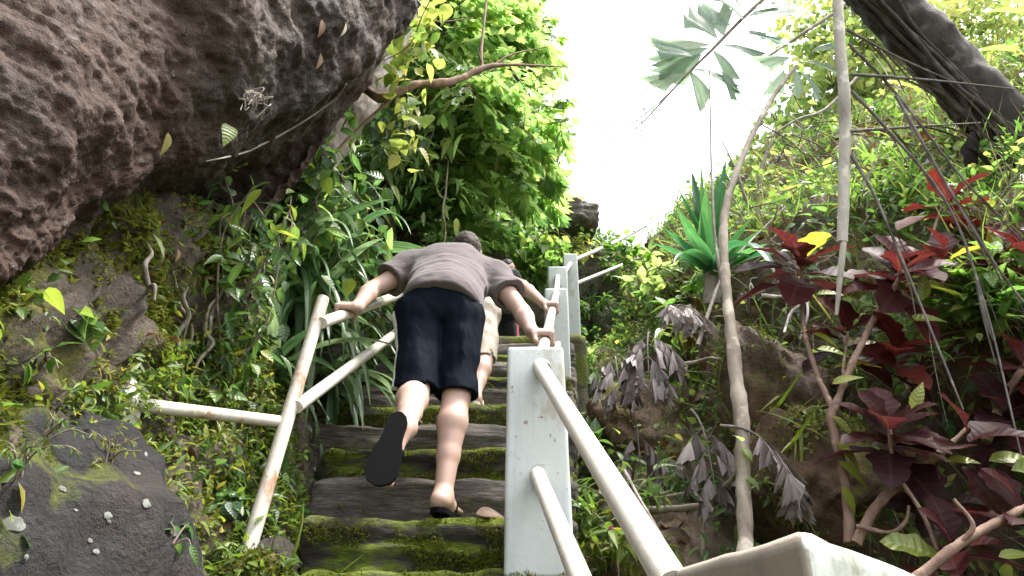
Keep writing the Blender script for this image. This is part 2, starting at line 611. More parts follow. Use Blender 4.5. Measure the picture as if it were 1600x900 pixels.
M['strap'] = leafmat('strap_leaf', [(0.03, 0.075, 0.035), (0.05, 0.12, 0.05), (0.10, 0.18, 0.085), (0.17, 0.24, 0.15)], 0.35, 0.36, 0.35, 0.25, 0, spec=0.6)
M['yucca'] = leafmat('yucca_leaf', [(0.015, 0.075, 0.035), (0.03, 0.13, 0.05), (0.08, 0.20, 0.06)], 0.4, 0.35, 0.2, 0.25, 0)
M['broad'] = leafmat('broad_leaf', [(0.02, 0.055, 0.025), (0.04, 0.10, 0.035), (0.09, 0.17, 0.035), (0.24, 0.30, 0.04)], 0.4, 0.32, 0.3, 0.25, 7, spec=0.6)
M['lime'] = leafmat('lime_leaf', [(0.07, 0.16, 0.03), (0.14, 0.23, 0.05), (0.24, 0.28, 0.07), (0.34, 0.30, 0.08)], 0.55, 0.4, 0.2, 0.25, 7, gain=2.0)
M['canopy'] = leafmat('canopy_leaf', [(0.04, 0.10, 0.03), (0.10, 0.17, 0.05), (0.19, 0.24, 0.08), (0.30, 0.30, 0.11)], 0.55, 0.45, 0.15, 0.25, 0, gain=2.2)
M['croton'] = leafmat('croton_leaf', [(0.022, 0.006, 0.009), (0.040, 0.008, 0.010), (0.062, 0.0095, 0.011), (0.095, 0.013, 0.011)], 0.45, 0.48, vein=0.05, side=7, gain=1.9, spec=0.10, bumpy=0.10)
M['croton_y'] = leafmat('yellow_croton_leaf', [(0.16, 0.22, 0.03), (0.26, 0.26, 0.03), (0.34, 0.23, 0.03)], 0.5, 0.35, 0.3, 0.25, 7, gain=1.8)
M['dead'] = leafmat('dead_leaf', [(0.05, 0.038, 0.037), (0.13, 0.103, 0.102), (0.22, 0.185, 0.183), (0.36, 0.325, 0.31)], 0.15, 0.55, 0.0, 0.25, 0, gain=1.3, stria=0.6)
M['brown'] = leafmat('brown_leaf', [(0.06, 0.03, 0.015), (0.14, 0.07, 0.03), (0.24, 0.15, 0.06)], 0.25, 0.6, 0.0, 0.25, 0, gain=1.3)
M['withered'] = leafmat('withered_leaf', [(0.010, 0.009, 0.009), (0.02, 0.016, 0.015)], 0.1, 0.6, 0.0, 0.25, 0, gain=1.2, spec=0.15)
M['dry'] = leafmat('dry_grass', [(0.10, 0.08, 0.05), (0.22, 0.18, 0.12), (0.36, 0.31, 0.22)], 0.25, 0.6, 0.0, 0.25, 0, gain=1.3)
M['moss'] = leafmat('moss_tuft', [(0.045, 0.06, 0.010), (0.10, 0.12, 0.018), (0.19, 0.21, 0.035)], 0.35, 0.8, 0.0, 0.25, 0, gain=1.6, spec=0.1)
M['shade_leaf'] = leafmat('sky_frond_leaf', [(0.13, 0.19, 0.165), (0.16, 0.22, 0.19), (0.22, 0.27, 0.22)], 0.6, 0.35, 0.1, 0.25, 0, gain=2.6)  # pale blue green paints the sky's glare over these leaves
M['pink'] = leafmat('pink_petal', [(0.45, 0.05, 0.25), (0.6, 0.1, 0.35)], 0.4, 0.5, 0, 0.25, 0, gain=1.4)


def skinmat(name, base):
    k = NT(name)
    oc = k.coord()
    n = k.noise(oc, 14, 5)
    n2 = k.noise(oc, 220, 3)
    col = k.mix(n, tuple(c * 0.82 for c in base), (min(1, base[0] * 1.16), base[1] * 1.05, base[2] * 1.02))
    col = k.mix(k.ramp(n2, [(0.62, 0.0), (0.7, 0.35)]), col, (base[0] * 0.6, base[1] * 0.5, base[2] * 0.45))
    return k.done(k.bsdf(col, 0.5, k.bump(n2, 0.12, 0.002), 0.4, **{'Subsurface Weight': 0.12, 'Subsurface Radius': (0.012, 0.005, 0.003), 'Subsurface Scale': 0.5}))


def clothmat(name, base, weave=900.0, rough=0.85, sheen=0.15, fold=(1, 1, 3), fs=0.35, spec=0.1):
    k = NT(name)
    oc = k.coord()
    n = k.noise(oc, 9, 6)
    w = k.noise(oc, weave, 2)
    col = k.mix(n, tuple(c * 0.85 for c in base), tuple(c * 1.12 for c in base))
    n3 = k.noise(k.coord(fold), 16, 5, 0.6, 1.2)
    bp = k.bump(n3, fs, 0.012, k.bump(w, 0.1, 0.001))
    return k.done(k.bsdf(col, rough, bp, spec, **{'Sheen Weight': sheen}))


M['skin'] = skinmat('skin', (0.42, 0.295, 0.245))
M['skin_tan'] = skinmat('tanned_skin', (0.30, 0.165, 0.11))
M['shirt'] = clothmat('taupe_tshirt', (0.112, 0.093, 0.095))
M['shirt_blue'] = clothmat('bluegrey_tshirt', (0.10, 0.11, 0.135))
M['shirt_black'] = clothmat('charcoal_top', (0.03, 0.03, 0.035))
M['shorts_navy'] = clothmat('navy_shorts', (0.003, 0.0052, 0.0098), sheen=0.0, rough=0.8, fold=(1, 1, 0.4), fs=0.5, spec=0.06)
M['shorts_beige'] = clothmat('beige_shorts', (0.46, 0.40, 0.33), fold=(1, 1, 0.4))
M['shorts_black'] = clothmat('black_shorts', (0.014, 0.014, 0.017))
M['white_trim'] = clothmat('white_trim', (0.62, 0.62, 0.6))
M['red_trim'] = clothmat('red_trim', (0.42, 0.03, 0.05))
M['rubber'] = clothmat('dark_rubber', (0.0045, 0.0045, 0.0055), 60, 0.8, 0.0, fs=0.02, spec=0.08)
M['rubber_pale'] = clothmat('pale_rubber', (0.5, 0.45, 0.4), 200, 0.75, 0.0, fs=0.02)
M['hair'] = clothmat('dark_brown_hair', (0.030, 0.020, 0.015), 500, 0.6, 0.1)
M['hair_black'] = clothmat('black_hair', (0.010, 0.009, 0.010), 500, 0.55, 0.1)
M['lichen'] = paintmat('white_lichen', (0.22, 0.225, 0.205), (0.11, 0.115, 0.10), 0.52, 40, 0.9)

# ------------------------------------------------------------------ ground and hillsides
Y0, DY, DZ = 2.2, 0.30, 0.183
SL = DZ / DY


def zb(y):
    """height of the stair line (eye = 0)"""
    y = np.asarray(y, float)
    return 0.12 + SL * (np.minimum(y, 7.0) - Y0) + 0.33 * np.maximum(y - 7.0, 0) + 0.05 * np.maximum(-y, 0)


mb = MB()
gx = np.linspace(-1, 1, 90)
gx = np.sign(gx) * np.abs(gx) ** 3 * 400
X, Yg = np.meshgrid(gx, gx)
G = np.stack([X.ravel(), Yg.ravel() + 5, np.full(X.size, -3.2)], 1)
G[:, 2] += fbm(G * 0.08, 3) * 0.8
mb.add(G, grid_faces(90, 90))
struct(mb.build('ground', M['ground']))

SURF = {}


def loft(name, prof, y0, y1, ny, ns, amp, mat, seed):
    ys = np.linspace(y0, y1, ny)
    V = np.zeros((ny, ns, 3))
    for i, y in enumerate(ys):
        pts = np.asarray(prof(y), float)
        p = spline(np.column_stack([pts, np.zeros(len(pts))]), ns)
        V[i, :, 0], V[i, :, 1], V[i, :, 2] = p[:, 0], y, p[:, 1]
    N = norm(np.cross(np.gradient(V, axis=0), np.gradient(V, axis=1)))
    P = V.reshape(-1, 3) + seed
    d = fbm(P * 0.9, 3) * amp + fbm(P * 3.1, 5, True) * amp * 0.42 + fbm(P * 11, 4) * amp * 0.16
    V = V + N * d.reshape(ny, ns)[:, :, None]
    N = norm(np.cross(np.gradient(V, axis=0), np.gradient(V, axis=1)))
    SURF[name + str(seed)] = (V, N)
    m = MB()
    m.add(V.reshape(-1, 3), grid_faces(ny, ns))
    return struct(m.build(name, mat)), V, N


def prof_left(y):
    f = 1 / (1 + math.exp(-(y - 4.6) * 2.5))
    xl = -0.80 - 0.05 * (y - 2.2)
    z = float(zb(y))
    return [(xl + 0.35, z - 1.4), (xl + 0.02, z - 0.45), (xl - 0.14, z + 0.1), (xl - 0.30, z + 0.7), (xl - 0.40, z + 1.3),
            (xl - 0.50 - 0.3 * f, z + 2.1 - 0.5 * f), (xl - 0.75 - 0.6 * f, z + 3.2 - 1.4 * f), (xl - 1.5 - f, z + 4.4 - 2.4 * f), (xl - 3.4 - f, z + 5.2 - 3 * f), (xl - 9, z + 5.6 - 3.2 * f)]


def prof_right(y):
    z = float(zb(y))
    xr = 0.25 + 0.09 * (y - 2.2)
    b = 0.75 / (1 + math.exp((y - 3.0) * 4))
    return [(xr + 9.5, z + 3.2), (xr + 5.2, z + 2.8), (xr + 3.3, z + 2.25), (xr + 2.2 + b, z + 1.65), (xr + 1.45 + b, z + 1.2), (xr + 1.08 + b, z + 0.75), (xr + 0.93 + b, z + 0.3),
            (xr + 0.80 + b * 0.9, z - 0.2), (xr + 0.5 + b * 0.6, z - 0.5), (xr + 0.15, z - 0.62), (xr - 0.2, z - 1.4)]


hillL, VL, NL = loft('hillside', prof_left, -3.0, 12.0, 330, 200, 0.20, M['soil'], 3.0)
hillR, VR, NR = loft('hillside', prof_right, -2.5, 14.0, 330, 220, 0.20, M['bank'], 31.0)
# towards the camera the normals of the right bank point up and to the left
if NR[100, 110, 2] < 0:
    NR = -NR
if NL[100, 110, 0] < 0:
    NL = -NL


# the rock face that closes the view above the landing
def cliff_mesh():
    xs = np.linspace(-6, 6, 150)
    zs_ = np.linspace(-0.5, 1, 130)
    V = np.zeros((150, 130, 3))
    for i, x in enumerate(xs):
        top = 6.3 - 0.5 * (1 / (1 + math.exp(-(x - 0.25) * 5))) + 0.25 * math.sin(x * 2.1)
        for j, s in enumerate(zs_):
            z = 1.6 + (top - 1.6) * s
            y = 9.3 + 0.35 * x * (x > 0) + 1.2 * max(0, s - 0.85) ** 1.0 * 6
            # hollow in the rock left of the path
            y += 0.9 * math.exp(-((x + 0.35) / 0.7) ** 2 - ((z - 4.6) / 0.8) ** 2)
            V[i, j] = (x, y, z)
    P = V.reshape(-1, 3)
    d = fbm(P * 0.8, 4) * 0.35 + fbm(P * np.array([1.5, 1.5, 5.0]), 4, True) * 0.16 + fbm(P * 7, 3) * 0.05
    P = P + np.array([0.15, -1, 0.1]) * d[:, None]
    m = MB()
    m.add(P, grid_faces(150, 130))
    N = norm(np.cross(np.gradient(P.reshape(150, 130, 3), axis=0), np.gradient(P.reshape(150, 130, 3), axis=1)))
    if N[75, 40, 1] > 0:
        N = -N
    return struct(m.build('cliff', M['cliff'])), P.reshape(150, 130, 3), N


cliff, VC, NC = cliff_mesh()

def block(lo, hi, res, disp, rnd, freq, seed, stretch=(1, 1, 1)):
    lo, hi = np.array(lo, float), np.array(hi, float)
    bm = bmesh.new()
    bmesh.ops.create_cube(bm, size=1.0)
    bmesh.ops.subdivide_edges(bm, edges=bm.edges[:], cuts=res, use_grid_fill=True)
    V = np.array([v.co[:] for v in bm.verts])
    F = np.array([[v.index for v in f.verts] for f in bm.faces])
    bm.free()
    half = (hi - lo) / 2
    # denser rows near edges
    V = np.sign(V) * (0.5 - 0.5 * (1 - np.abs(V) * 2) ** 1.15) if False else V
    p = V * 2 * half
    q = np.clip(p, -(half - rnd), half - rnd)
    d = p - q
    L = np.linalg.norm(d, axis=1, keepdims=True)
    Nn = np.where(L > 1e-6, d / (L + 1e-9), 0)
    p = q + Nn * np.minimum(L, rnd)
    p += (lo + hi) / 2
    st = np.array(stretch)
    n = fbm((p + seed) * freq * st, 4) * disp + fbm((p + seed) * freq * 4 * st, 3, True) * disp * 0.5
    p = p + norm(p - (lo + hi) / 2) * 0 + Nn * n[:, None]
    return p, F



# level path above the stairs
mb = MB()
p, F = block((-1.6, 5.45, 0.9), (0.62, 11.0, 2.125), 30, 0.03, 0.05, 2.0, 77)
mb.add(p, F)
struct(mb.build('path', M['ground']))


stair = thing('stone_stairs', 'steep stair of dark weathered stone steps, every other riser covered in green moss', 'stairs', (-0.35, 2.2, 0.12))
LEFT = {-3: -0.85, -2: -0.8, -1: -0.75, 0: -0.62, 1: -0.72, 2: -0.78, 3: -0.83, 4: -1.07, 5: -1.02, 6: -0.95, 7: -0.95, 8: -0.95, 9: -0.92, 10: -0.9, 11: -0.9}
mossy = {0, 1, 3, 5, 7, 9}
for k in range(-3, 12):
    y = Y0 + DY * k
    z = 0.12 + DZ * k
    xr = 0.19 + 0.10 * (y - 2.2)
    p, F = block((LEFT[k], y, z - 0.55 if k < 0 else z - 0.42), (xr, y + 0.62, z), 34, 0.022, 0.035, 2.6, 5.1 * k + 40, (1, 1, 2.6))
    p[:, 2] += fbm(p * np.array([2.2, 0.1, 0.1]) + k * 9.7, 3) * 0.014
    p[:, 1] += fbm(p * np.array([1.6, 0.1, 14]) + k * 3.7, 3, True) * 0.018
    mb = MB()
    mb.add(p, F)
    o = mb.build('step', M['step_moss'] if k in mossy else M['step_rock'], stair)
    o['label'] = 'step with a green mossy riser' if k in mossy else 'bare dark stone step'

# moss cushions: short blades on the mossy risers and along the step edges
mb = MB()
for k in range(0, 9):
    y, z = Y0 + DY * k, 0.12 + DZ * k
    xr = 0.17 + 0.10 * (y - 2.2)
    n = (5200 if k in mossy else 500)
    x = rng.uniform(LEFT[k] + 0.02, xr, n)
    t = rng.random(n) ** 0.8
    zz = z - 0.004 - t * 0.185
    P = np.stack([x, np.full(n, y), zz], 1)
    cl = fbm(P * np.array([5, 1, 9]) + k * 7, 3)
    keep = cl > (-0.12 if k in mossy else 0.25)
    P = P[keep]
    P[:, 1] -= 0.006
    d = np.stack([rng.normal(0, .5, len(P)), -np.ones(len(P)), rng.normal(0.3, .5, len(P))], 1)
    place(mb, (np.array([[-0.3, 0, 0], [0.3, 0, 0], [0, 1, 0.0]]), np.array([[0, 1, 2]]), np.zeros((3, 3))), P, d, rdir(len(P)), 0.012, rng.uniform(0.008, 0.024, len(P)),
          np.clip(0.45 + cl[keep] * 0.8 + rng.normal(0, .15, len(P)), 0, 1))
o = mb.build('moss', M['moss'], stair, smooth=False)
o['kind'] = 'stuff'

# ------------------------------------------------------------------ railings


def prism(name, plan_lo, plan_hi, z0, z1, mat, parent, bev=0.018, taper=0.0):
    bm = bmesh.new()
    (x0, y0), (x1, y1) = plan_lo, plan_hi
    bot = [(x0 - taper, y0 - taper, z0), (x1 + taper, y0 - taper, z0), (x1 + taper, y1 + taper, z0), (x0 - taper, y1 + taper, z0)]
    top = [(x0, y0, z1), (x1, y0, z1), (x1, y1, z1), (x0, y1, z1)]
    return hull8(name, bot, top, mat, parent, bev)


def hull8(name, bot, top, mat, parent, bev, wob=0.004):
    bm = bmesh.new()
    b = [bm.verts.new(p) for p in bot]
    t = [bm.verts.new(p) for p in top]
    bm.faces.new(b[::-1])
    bm.faces.new(t)
    for i in range(4):
        j = (i + 1) % 4
        bm.faces.new((b[i], b[j], t[j], t[i]))
    bmesh.ops.recalc_face_normals(bm, faces=bm.faces[:])
    bmesh.ops.bevel(bm, geom=bm.edges[:], offset=bev, segments=3, profile=0.6, affect='EDGES')
    bmesh.ops.triangulate(bm, faces=[f for f in bm.faces if len(f.verts) > 4])
    bmesh.ops.subdivide_edges(bm, edges=[e for e in bm.edges if e.calc_length() > 0.05], cuts=5, use_grid_fill=True)
    bmesh.ops.triangulate(bm, faces=[f for f in bm.faces if len(f.verts) > 4])
    V = np.array([v.co[:] for v in bm.verts])
    V += (fbm(V * 9, 3) * wob)[:, None] * np.array([1, 1, 0.8])
    for v, c in zip(bm.verts, V):
        v.co = c
    me = bpy.data.meshes.new(name)
    bm.to_mesh(me)
    bm.free()
    for f in me.polygons:
        f.use_smooth = True
    me.materials.append(mat)
    o = bpy.data.objects.new(name, me)
    COL.objects.link(o)
    if parent:
        adopt(o, parent)
    return o


RR = 0.024
railing = thing('handrail', 'cream pipe handrail on white concrete posts along the open side of the stair', 'railing', (0.08, 2.3, 0.13))
p1t = at(800, 540, 2.2)
p1 = prism('post', (-0.014, 2.205), (0.172, 2.42), 0.10, p1t[2], M['post'], railing, 0.014, 0.010)
p1['label'] = 'nearest tall white post with scuffed paint'


def post(px0, px1, py, y, base, depth=0.2):
    a, b = at(px0, py, y), at(px1, py, y)
    return prism('post', (a[0], y), (b[0], y + depth), base, a[2], M['post'], railing, 0.014, 0.004), a, b


post2, a2, b2 = post(851, 887, 450, 4.6, 1.2)
post3, a3, b3 = post(856, 886, 416, 5.9, 1.7)
post4, a4, b4 = post(880, 902, 396, 7.2, 1.9)
# rough concrete end post right beside the camera
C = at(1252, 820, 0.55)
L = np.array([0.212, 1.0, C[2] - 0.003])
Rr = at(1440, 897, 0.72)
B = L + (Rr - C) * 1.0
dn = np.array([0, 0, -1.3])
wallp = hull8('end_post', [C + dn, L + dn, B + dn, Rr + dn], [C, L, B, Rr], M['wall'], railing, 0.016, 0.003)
wallp['label'] = 'end post with one stained side coloured dark for shade and one white side'
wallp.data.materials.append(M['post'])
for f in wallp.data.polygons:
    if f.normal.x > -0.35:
        f.material_index = 1  # left face keeps the darker material, its shade put into the colour
bpy.context.view_layer.update()


def rail(pts, parent, mat=None, r=RR, seg=14, rough=0.012):
    m = MB()
    tube(m, pts, [r] * len(pts), seg, n=max(12, len(pts) * 8), rough=rough, freq=20)
    return m.build('rail', mat or M['rail'], parent)


Hr = at(852, 533, 2.8)
H2 = at(863, 484, 3.85)
rail([at(842, 570, 2.23), at(1040, 895, 1.05) + np.array([0.0, -0.05, -0.02])], railing)
rail([at(838, 737, 2.23), at(905, 900, 1.55), at(905, 900, 1.55) + (at(905, 900, 1.55) - at(838, 737, 2.23)) * 0.75], railing)
rail([np.array([0.085, 2.40, p1t[2] - 0.02]), Hr, H2, at(868, 462, 4.3), [(a2[0] + b2[0]) / 2, 4.62, a2[2] - 0.03]], railing)
rail([[(a2[0] + b2[0]) / 2, 4.78, a2[2] - 0.05], [(a3[0] + b3[0]) / 2, 5.92, a3[2] - 0.10]], railing)
rail([[0.085, 2.40, p1t[2] - 0.42], [(a2[0] + b2[0]) / 2, 4.62, a2[2] - 0.42]], railing)
rail([[(a3[0] + b3[0]) / 2, 6.08, a3[2] - 0.10], [(a4[0] + b4[0]) / 2, 7.22, a4[2] - 0.12]], railing)
rail([at(899, 406, 7.3), at(962, 378, 7.9), at(1010, 352, 8.4)], railing)
rail([at(899, 444, 7.3), at(1000, 403, 8.0), at(1060, 376, 8.5)], railing)
m = MB()
tube(m, [at(842, 735, 2.24) + np.array([0, 0.0, 0]), at(845, 738, 2.205)], [0.032, 0.028], 14, rough=0.15, freq=40)
m.build('weld_collar', M['post'], railing)
m = MB()
tube(m, [at(846, 571, 2.24), at(849, 577, 2.195)], [0.032, 0.027], 14, rough=0.15, freq=40)
m.build('weld_collar', M['post'], railing)

lrail = thing('handrail', 'worn cream pipe handrail with a leaning rusty upright, fixed to the rock beside the stair', 'railing', at(375, 900, 2.32))
lt, lb = at(505, 466, 2.62), at(375, 902, 2.34)
m = MB()
tube(m, [lb + (lb - lt) * 0.7, lb, lt], [0.026, 0.026, 0.025], 14, n=40, rough=0.02, freq=18)
o = m.build('post', M['railrust'], lrail)
o['label'] = 'rust streaked leaning pipe upright'
g1, g2 = at(506, 503, 2.60), at(640, 455, 3.62)
rail([g1 + (g2 - g1) * -0.02, g2, g2 + (g2 - g1) * 0.9], lrail)
g3, g4 = at(466, 634, 2.50), at(626, 515, 3.55)
rail([g3 - (g4 - g3) * 0.01, g4, g4 + (g4 - g3) * 0.9], lrail)
m = MB()
q = g2 + (g2 - g1) * 0.88
tube(m, [q + np.array([0, 0, .02]), q + np.array([0.0, -0.02, -1.3])], [0.026, 0.026], 12)
m.build('post', M['rail'], lrail)
br = rail([at(447, 660, 2.50), at(206, 631, 2.0)], lrail, M['railrust'], 0.021)
br['label'] = 'short rusty brace running into the rock'
pm = at(205, 630, 2.0)
m = MB()
p, F = block(pm - np.array([0.20, 0.07, 0.075]), pm + np.array([0.018, 0.06, 0.065]), 10, 0.02, 0.03, 14, 3)
m.add(p, F)
m.build('plaster_lump', M['plaster'], br)


# ------------------------------------------------------------------ the overhanging rock
def overhang():
    rows = [
        [(-420, -60, .75), (-200, -130, .85), (10, -170, 1.0), (190, -200, 1.2), (380, -230, 1.45), (530, -260, 1.8), (670, -330, 2.1)],
        [(-330, 120, .85), (-110, 60, .95), (70, 10, 1.1), (230, -40, 1.3), (400, -90, 1.5), (530, -130, 1.85), (662, -220, 2.15)],
        [(-250, 300, 1.0), (-60, 240, 1.08), (100, 180, 1.22), (250, 110, 1.42), (410, 50, 1.65), (530, 0, 1.92), (655, -110, 2.2)],
        [(-170, 430, 1.15), (-20, 370, 1.2), (110, 305, 1.36), (240, 225, 1.58), (400, 160, 1.85), (535, 80, 2.1), (654, -50, 2.3)],
        [(-110, 500, 1.28), (0, 441, 1.33), (105, 380, 1.48), (222, 288, 1.70), (345, 243, 1.95), (535, 138, 2.22), (653, -5, 2.4)],
        [(-110, 500, 1.7), (0, 445, 1.85), (110, 386, 2.1), (228, 325, 2.45), (362, 300, 2.6), (520, 190, 2.55), (656, 5, 2.55)],
        [(-110, 505, 1.95), (0, 450, 2.05), (115, 400, 2.2), (240, 380, 2.42), (388, 350, 2.55), (492, 244, 2.68), (654, 6, 2.7)],
        [(-110, 480, 2.5), (0, 430, 2.7), (115, 380, 2.9), (240, 350, 3.0), (380, 300, 3.1), (470, 200, 3.2), (600, -20, 3.2)],
    ]
    C = np.array([[at(*p) for p in r] for r in rows])
    # refine the control net
    n1, n2 = 220, 240
    tmp = np.array([spline(r, n2) for r in C])
    G = np.stack([spline(tmp[:, j], n1) for j in range(n2)], 1)
    N = norm(np.cross(np.gradient(G, axis=0), np.gradient(G, axis=1)))
    cen = G.reshape(-1, 3).mean(0) + np.array([-0.6, 1.0, 1.4])
    if np.mean(np.sum(N * (G - cen), -1)) < 0:
        N = -N
    P = G.reshape(-1, 3)
    d = fbm(P * 2.0 + 5, 3) * 0.055 + fbm(P * np.array([3.5, 3.5, 7.]) + 9, 5, True) * 0.018 + fbm(P * 20, 4) * 0.010 + fbm(P * np.array([2, 2, 12.]) + 3, 3, True) * 0.014 + fbm(P * 60, 2) * 0.005
    edge = np.ones((n1, n2))
    P = P + N.reshape(-1, 3) * (d * edge.ravel() - 0.02)[:, None]
    m = MB()
    f = grid_faces(n1, n2)
    idx = np.arange(n1 * n2).reshape(n1, n2)
    border = np.concatenate([idx[0, :], idx[1:, -1], idx[-1, -2::-1], idx[-2:0:-1, 0]])
    nb, nk = len(border), 40
    far = G.reshape(-1, 3) * 0.75 + np.array([-1.6, 1.2, 2.6])
    rings = []
    for q in range(1, nk + 1):
        t = q / nk
        W = P[border] * (1 - t) + far[border] * t + np.array([-0.25, 0.1, 0.5]) * math.sin(math.pi * t)
        out = norm(W - W.mean(0))
        env = min(1, t * 5)
        W = W + out * (env * (fbm(W * 2.0 + 5, 3) * 0.10 + fbm(W * np.array([4, 4, 7.]) + 9, 4, True) * 0.05 + fbm(W * 16, 3) * 0.012) + 0.3 * math.sin(math.pi * t))[:, None]
        rings.append(W)
    allV = np.vstack([P] + rings + [far.mean(0)[None]])
    ids = [border] + [n1 * n2 + q * nb + np.arange(nb) for q in range(nk)]
    side = [np.stack([ids[q], np.roll(ids[q], -1), np.roll(ids[q + 1], -1), ids[q + 1]], 1) for q in range(nk)]
    last = ids[-1]
    m.add(allV, np.vstack([f] + side))
    m.f3.append(np.stack([last, np.roll(last, -1), np.full(nb, len(allV) - 1)], 1))
    m.m3.append(np.zeros(nb, int))
    o = m.build('overhanging_rock', M['overhang'])
    tag(o, 'huge rusty brown boulder overhanging the stair from above', 'boulder')
    return o, P.reshape(n1, n2, 3), N


rock, VO, NO = overhang()


def boulder(name, c, r, label, mat, seed, sub=5, rot=0.0, amp=0.22, flat=None, group=None):
    bm = bmesh.new()
    bmesh.ops.create_icosphere(bm, subdivisions=sub, radius=1.0)
    V = np.array([v.co[:] for v in bm.verts])
    F = np.array([[v.index for v in f.verts] for f in bm.faces])
    bm.free()
    # facets: clip by random planes so that it reads as broken rock
    r_ = np.random.default_rng(seed)
    for _ in range(9):
        n_ = norm(r_.normal(size=3))
        h = r_.uniform(0.62, 0.85)
        dd = V @ n_ - h
        V = V - np.where(dd > 0, dd * 0.85, 0)[:, None] * n_
    D = norm(V)
    V = V + D * (fbm(V * 1.5 + seed, 4) * amp + fbm(V * 4 + seed, 5, True) * amp * 0.5 + fbm(V * 14 + seed, 3) * amp * 0.12)[:, None]
    V = V * np.asarray(r, float)
    ca, sa = math.cos(rot), math.sin(rot)
    V = np.stack([V[:, 0] * ca - V[:, 1] * sa, V[:, 0] * sa + V[:, 1] * ca, V[:, 2]], 1) + np.asarray(c, float)
    m = MB()
    m.add(V, F)
    o = m.build(name, mat)
    return tag(o, label, 'rock', group)


b1 = boulder('boulder', at(60, 840, 1.62) + np.array([-0.50, 0.28, -0.33]), (0.73, 1.0, 0.68), 'big dark rock spotted with white lichen, low beside the stair', M['boulder'], 21, rot=0.5, amp=0.17)
boulder('boulder', at(110, 640, 1.9) + np.array([-0.22, 0.1, 0.0]), (0.30, 0.40, 0.26), 'dark grey rock slab bulging out above the lichen spotted rock', M['boulder'], 5, rot=0.2, amp=0.14)
boulder('boulder', at(440, 865, 2.35) + np.array([-0.03, 0.05, -0.05]), (0.07, 0.16, 0.09), 'small slanted dark stone wedged beside the lowest mossy steps', M['boulder'], 8, 4)
boulder('boulder', at(395, 905, 2.2), (0.09, 0.10, 0.07), 'brown stone at the foot of the rusty upright', M['bank'], 9, 4)
boulder('boulder', at(1205, 620, 3.1) + np.array([0.1, 0.25, 0]), (0.26, 0.4, 0.50), 'tall brown rock face on the bank behind the curved slim tree', M['bank'], 14, rot=-0.3, amp=0.16)
boulder('boulder', at(1235, 730, 2.6) + np.array([0.12, 0.2, 0]), (0.20, 0.3, 0.26), 'mossy lower rock under the red shrub stems', M['bank'], 15, rot=0.3, amp=0.2)
boulder('boulder', at(880, 362, 9.4), (0.55, 0.8, 0.36), 'grey layered rock ledge against the sky above the landing', M['cliff'], 17, 5, 0.2, 0.18)
boulder('boulder', at(1010, 640, 4.2) + np.array([0.1, 0.3, -0.1]), (0.4, 0.4, 0.42), 'shaded earthy rock behind the withered palm leaflets', M['bank'], 18, 5, 0.2, 0.2)
boulder('boulder', at(1255, 350, 4.6) + np.array([0.1, 0.5, 0]), (0.5, 0.4, 0.35), 'dark rock shelf behind the hanging dead palm stalk', M['boulder'], 19, 5, 0.2, 0.2)


# lichen: flat crusts lying on the big dark rock
def ray_to(o, px, py):
    bpy.context.view_layer.update()
    d = Vector(at(px, py, 1.0)).normalized()
    ok, loc, n, _ = o.ray_cast(Vector((0, 0, 0)), d)
    if not ok:
        return None, None
    n = np.array(n)
    return np.array(loc), (n if n @ np.array(d) < 0 else -n)


for (px, py, s) in [(22, 818, 15), (97, 764, 7), (214, 740, 7), (227, 710, 7), (262, 712, 6), (286, 716, 5), (265, 740, 9), (228, 787, 10), (168, 806, 8), (272, 832, 11), (140, 845, 5), (249, 693, 4), (150, 862, 6), (170, 815, 4), (118, 798, 3), (40, 870, 5), (300, 790, 5), (285, 735, 3)]:
    p, n_ = ray_to(b1, px, py)
    if p is None:
        continue
    rad = s * 1.15 / FPX
    u = norm(np.cross(n_, [0.2, 0.3, 1]))
    w = np.cross(n_, u)
    a = np.arange(18) * 2 * math.pi / 18
    rr = rad * (0.75 + 0.5 * rng.random(18))
    ring = p + n_ * 0.002 + u * (np.cos(a) * rr)[:, None] + w * (np.sin(a) * rr * 0.75)[:, None]
    ring = ring * 1.0
    V = np.vstack([ring, p + n_ * 0.0035])
    j = np.arange(18)
    m = MB()
    m.add(V, np.stack([j, (j + 1) % 18, np.full(18, 18)], 1))
    m.build('lichen', M['lichen'], b1)


